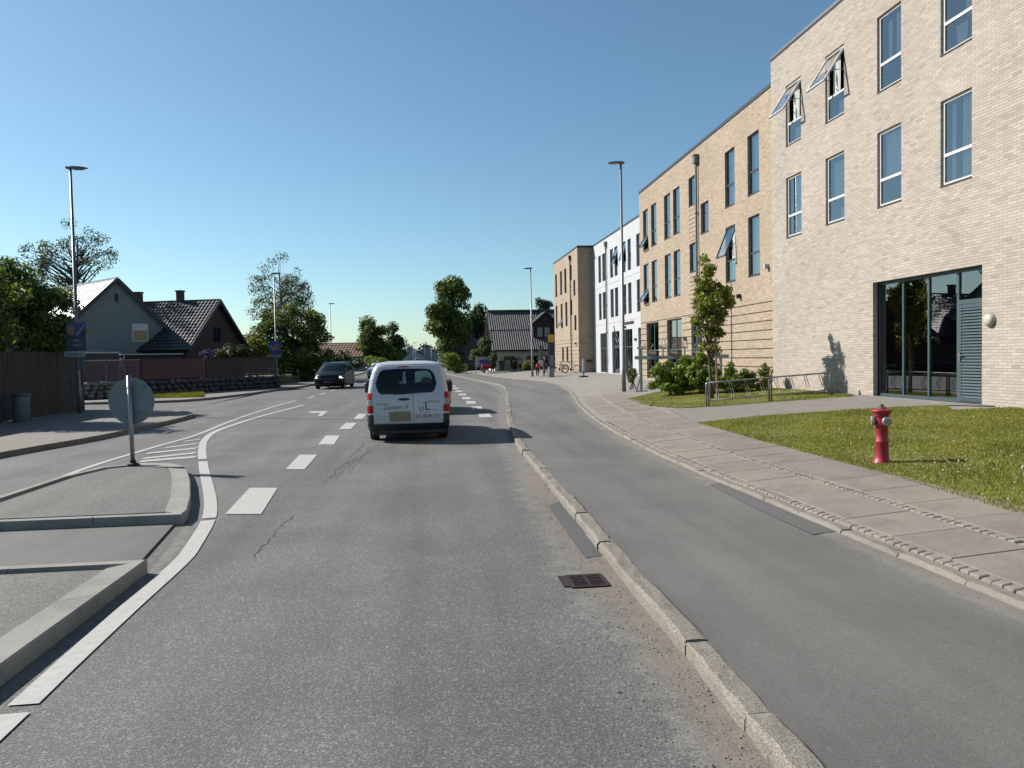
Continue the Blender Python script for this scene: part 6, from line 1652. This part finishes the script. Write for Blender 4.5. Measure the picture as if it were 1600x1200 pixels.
# ---- generic passenger cars
def hatch(o, m, L=4.2, W=1.78, H_=1.5, hood=.92, tall=False):
    h = L/2; w_ = W/2; k = H_/1.5
    sl = [(.22, -h+.15, h-.12, w_*.92), (.40, -h+.02, h-.02, w_*.985), (.60, -h, h, w_), (.78*k, -h+.03, h-.10, w_), (.90*k, -h+.05, h-.45, w_*.985), (.98*k, -h+.08, h-.95 if not tall else h-.75, w_*.965), (1.10*k, -h+.16, h-1.25 if not tall else h-1.0, w_*.92), (1.30*k, -h+.32, h-1.65 if not tall else h-1.42, w_*.83), (1.42*k, -h+.45, h-1.95 if not tall else h-1.75, w_*.76), (1.47*k, -h+.6, h-2.2, w_*.68), (1.495*k, -h+.85, h-2.5, w_*.5), (1.5*k, -h+1.2, h-2.7, w_*.3)]
    c = Car(o, sl, rr=.28, rf=.5, bow_r=.12, bow_f=.16); c.body(m); c.k = k; c.w = w_; c.h = h
    c.patch('windscreen', M['car_glass'], [(-w_*.80, 1.02*k), (w_*.80, 1.02*k), (w_*.66, 1.39*k), (-w_*.66, 1.39*k)], 'front', .008)
    c.patch('rear_window', M['car_glass'], [(-w_*.72, 1.06*k), (w_*.72, 1.06*k), (w_*.58, 1.36*k), (-w_*.58, 1.36*k)], 'rear', .008)
    for nm in ('left', 'right'):
        c.patch('side_window', M['car_glass'], [(-h+.75, 1.02*k), (h-1.35, 1.0*k), (h-1.85, 1.36*k), (-h+1.0, 1.37*k)], nm, .006)
    c.wheels((-h+.75, h-.82), .31, .2)
    for sg in (-1, 1): c.mirror(h-1.35, 1.02*k, m, sg, (.18, .12, .14))
    mb = MB(); mb.box((0, 0, .21), (W*.8, L*.85, .1)); mb.build('underbody', M['black_plastic'], o, local=True)
    return c
# dark minivan coming towards us
cx_ = (gp(490, 609)+gp(540, 607.5))/2; 
mo = thing('minivan', 'dark navy minivan with lit headlights approaching in the oncoming lane', 'car', (cx_.x+.10, cx_.y+2.3, 0), pi+radians(-5))
mv = hatch(mo, M['car_navy'], 4.75, 1.90, 1.74, tall=True)
for sg in (-1, 1):
    mv.band('headlight', M['headlight'], .70, .82, .012, lambda x, y, z, sg=sg: .62 < sg*x < .90 and y > 1.95)
    mb = MB(); mb.tube([(sg*.66, -1.5, 1.70), (sg*.70, -.2, 1.735), (sg*.68, .4, 1.69)], .022, 6); mb.build('roof_rail', M['galv'], mo, local=True)
mv.patch('number_plate', M['plate_dark'], [(-.26, .40), (.26, .40), (.26, .52), (-.26, .52)], 'front', .014)
mv.patch('grille', M['black_plastic'], [(-.45, .62), (.45, .62), (.5, .74), (-.5, .74)], 'front', .010)
# white car behind it
p = gp(600, 591); wo = thing('white_car', 'white car following the dark minivan, half hidden by the van', 'car', (p.x-.65, p.y+2, 0), pi+radians(-4))
wc = hatch(wo, M['white_car'], 4.4, 1.8, 1.5)
for sg in (-1, 1): wc.band('headlight', M['lens_clear'], .62, .74, .012, lambda x, y, z, sg=sg: .55 < sg*x < .86 and y > 1.7)
wc.patch('grille', M['black_plastic'], [(-.5, .38), (.5, .38), (.55, .56), (-.55, .56)], 'front', .010)
# pale car just ahead of the van
so = thing('pale_car', 'pale silver car directly ahead of the white van, only its right edge showing', 'car', (-.03, 27.5, 0), radians(2))
sc_ = hatch(so, M['car_silver'], 4.2, 1.78, 1.52)
for sg in (-1, 1): sc_.band('tail_light', M['taillight'], .72, .92, .012, lambda x, y, z, sg=sg: .62 < sg*x and y < -1.7)
# distant red car on the road
p = wy(652, 560, 150); ro = thing('red_car', 'distant dark red car on the road above the van roof', 'car', (p.x, 150, 0), pi)
hatch(ro, M['car_red'], 4.3, 1.8, 1.9)
p = wy(689, 560, 140); r2 = thing('parked_car', 'distant parked dark car with white front beside the yellow shrub', 'car', (p.x, 140, .1), pi)
hatch(r2, M['white_car'], 4.2, 1.75, 1.5)

# ================================================================== PEOPLE AT THE BUS STOP
def person(label, loc, rz, joints, rad, edges, paint, scale=1.0, mats=None):
    o = thing('person', label, 'person', loc, rz)
    me = bpy.data.meshes.new('body'); me.from_pydata([tuple(Vector(j)*scale) for j in joints], edges, [])
    ob = bpy.data.objects.new('tmp_body', me); COL.objects.link(ob)
    sk = ob.modifiers.new('skin', 'SKIN'); ss = ob.modifiers.new('sub', 'SUBSURF'); ss.levels = 1; ss.render_levels = 1
    for i, v in enumerate(me.skin_vertices[0].data): v.radius = (rad[i]*scale, rad[i]*scale); v.use_root = (i == 0)
    dg = bpy.context.evaluated_depsgraph_get(); m2 = bpy.data.meshes.new_from_object(ob.evaluated_get(dg)); m2.name = 'body'
    bpy.data.objects.remove(ob); m2.materials.clear()
    for m_ in mats: m2.materials.append(m_)
    J = [Vector(j)*scale for j in joints]
    for p in m2.polygons:
        c = p.center; k = min(range(len(J)), key=lambda i: (J[i]-c).length-rad[i]*scale*.5); p.material_index = paint[k]; p.use_smooth = True
    b_ = mesh_obj('body', m2, o); return o
#          0 pelvis 1 chest 2 neck 3 head 4 crown | arms | legs
def human(lean, armf):
    l = lean
    J = [(0, 0, .95), (0, .12*l, 1.2), (0, .28*l, 1.42), (0, .34*l, 1.52), (0, .40*l, 1.60), (0, .42*l, 1.70),
         (-.19, .22*l, 1.38), (-.26, .10+armf*.1, 1.12), (-.22, .28+armf*.2, .95), (-.20, .34+armf*.24, .90), (-.17, .38+armf*.24, .86),
         (.19, .22*l, 1.38), (.26, .10+armf*.1, 1.12), (.22, .28+armf*.2, .95), (.20, .34+armf*.24, .90), (.17, .38+armf*.24, .86),
         (-.10, 0, .88), (-.11, .04, .50), (-.11, -.02, .10), (-.11, .12, .04),
         (.10, 0, .88), (.11, .0, .50), (.11, -.08, .10), (.11, .06, .04)]
    E_ = [(0, 1), (1, 2), (2, 3), (3, 4), (4, 5), (2, 6), (6, 7), (7, 8), (8, 9), (9, 10), (2, 11), (11, 12), (12, 13), (13, 14), (14, 15), (0, 16), (16, 17), (17, 18), (18, 19), (0, 20), (20, 21), (21, 22), (22, 23)]
    Rr = [.155, .165, .10, .06, .095, .07, .075, .055, .045, .035, .02, .075, .055, .045, .035, .02, .10, .075, .05, .04, .10, .075, .05, .04]
    return J, Rr, E_
J, Rr, E_ = human(.9, 1.0)
pt = [1, 1, 1, 0, 0, 3, 1, 1, 1, 0, 0, 1, 1, 1, 0, 0, 2, 2, 2, 4, 2, 2, 2, 4]
ms_ = [M['skin'], M['black_cloth'], M['denim'], M['hair'], M['black_plastic']]
pp = on(858, 588.5)
person('person in black jacket leaning over a bicycle behind the concrete bin', (pp[0], pp[1]+.35, pp[2]), radians(60), J, Rr, E_, pt, .92, ms_)
J, Rr, E_ = human(1.6, .2)
pp = on(840, 587.5)
ch = person('small person in red jacket and dark trousers bending beside the lamp post', pp, radians(-30), J, [q*1.15 for q in Rr], E_, pt, .70, [M['skin'], M['red_cloth'], M['denim'], M['hair'], M['black_plastic']])
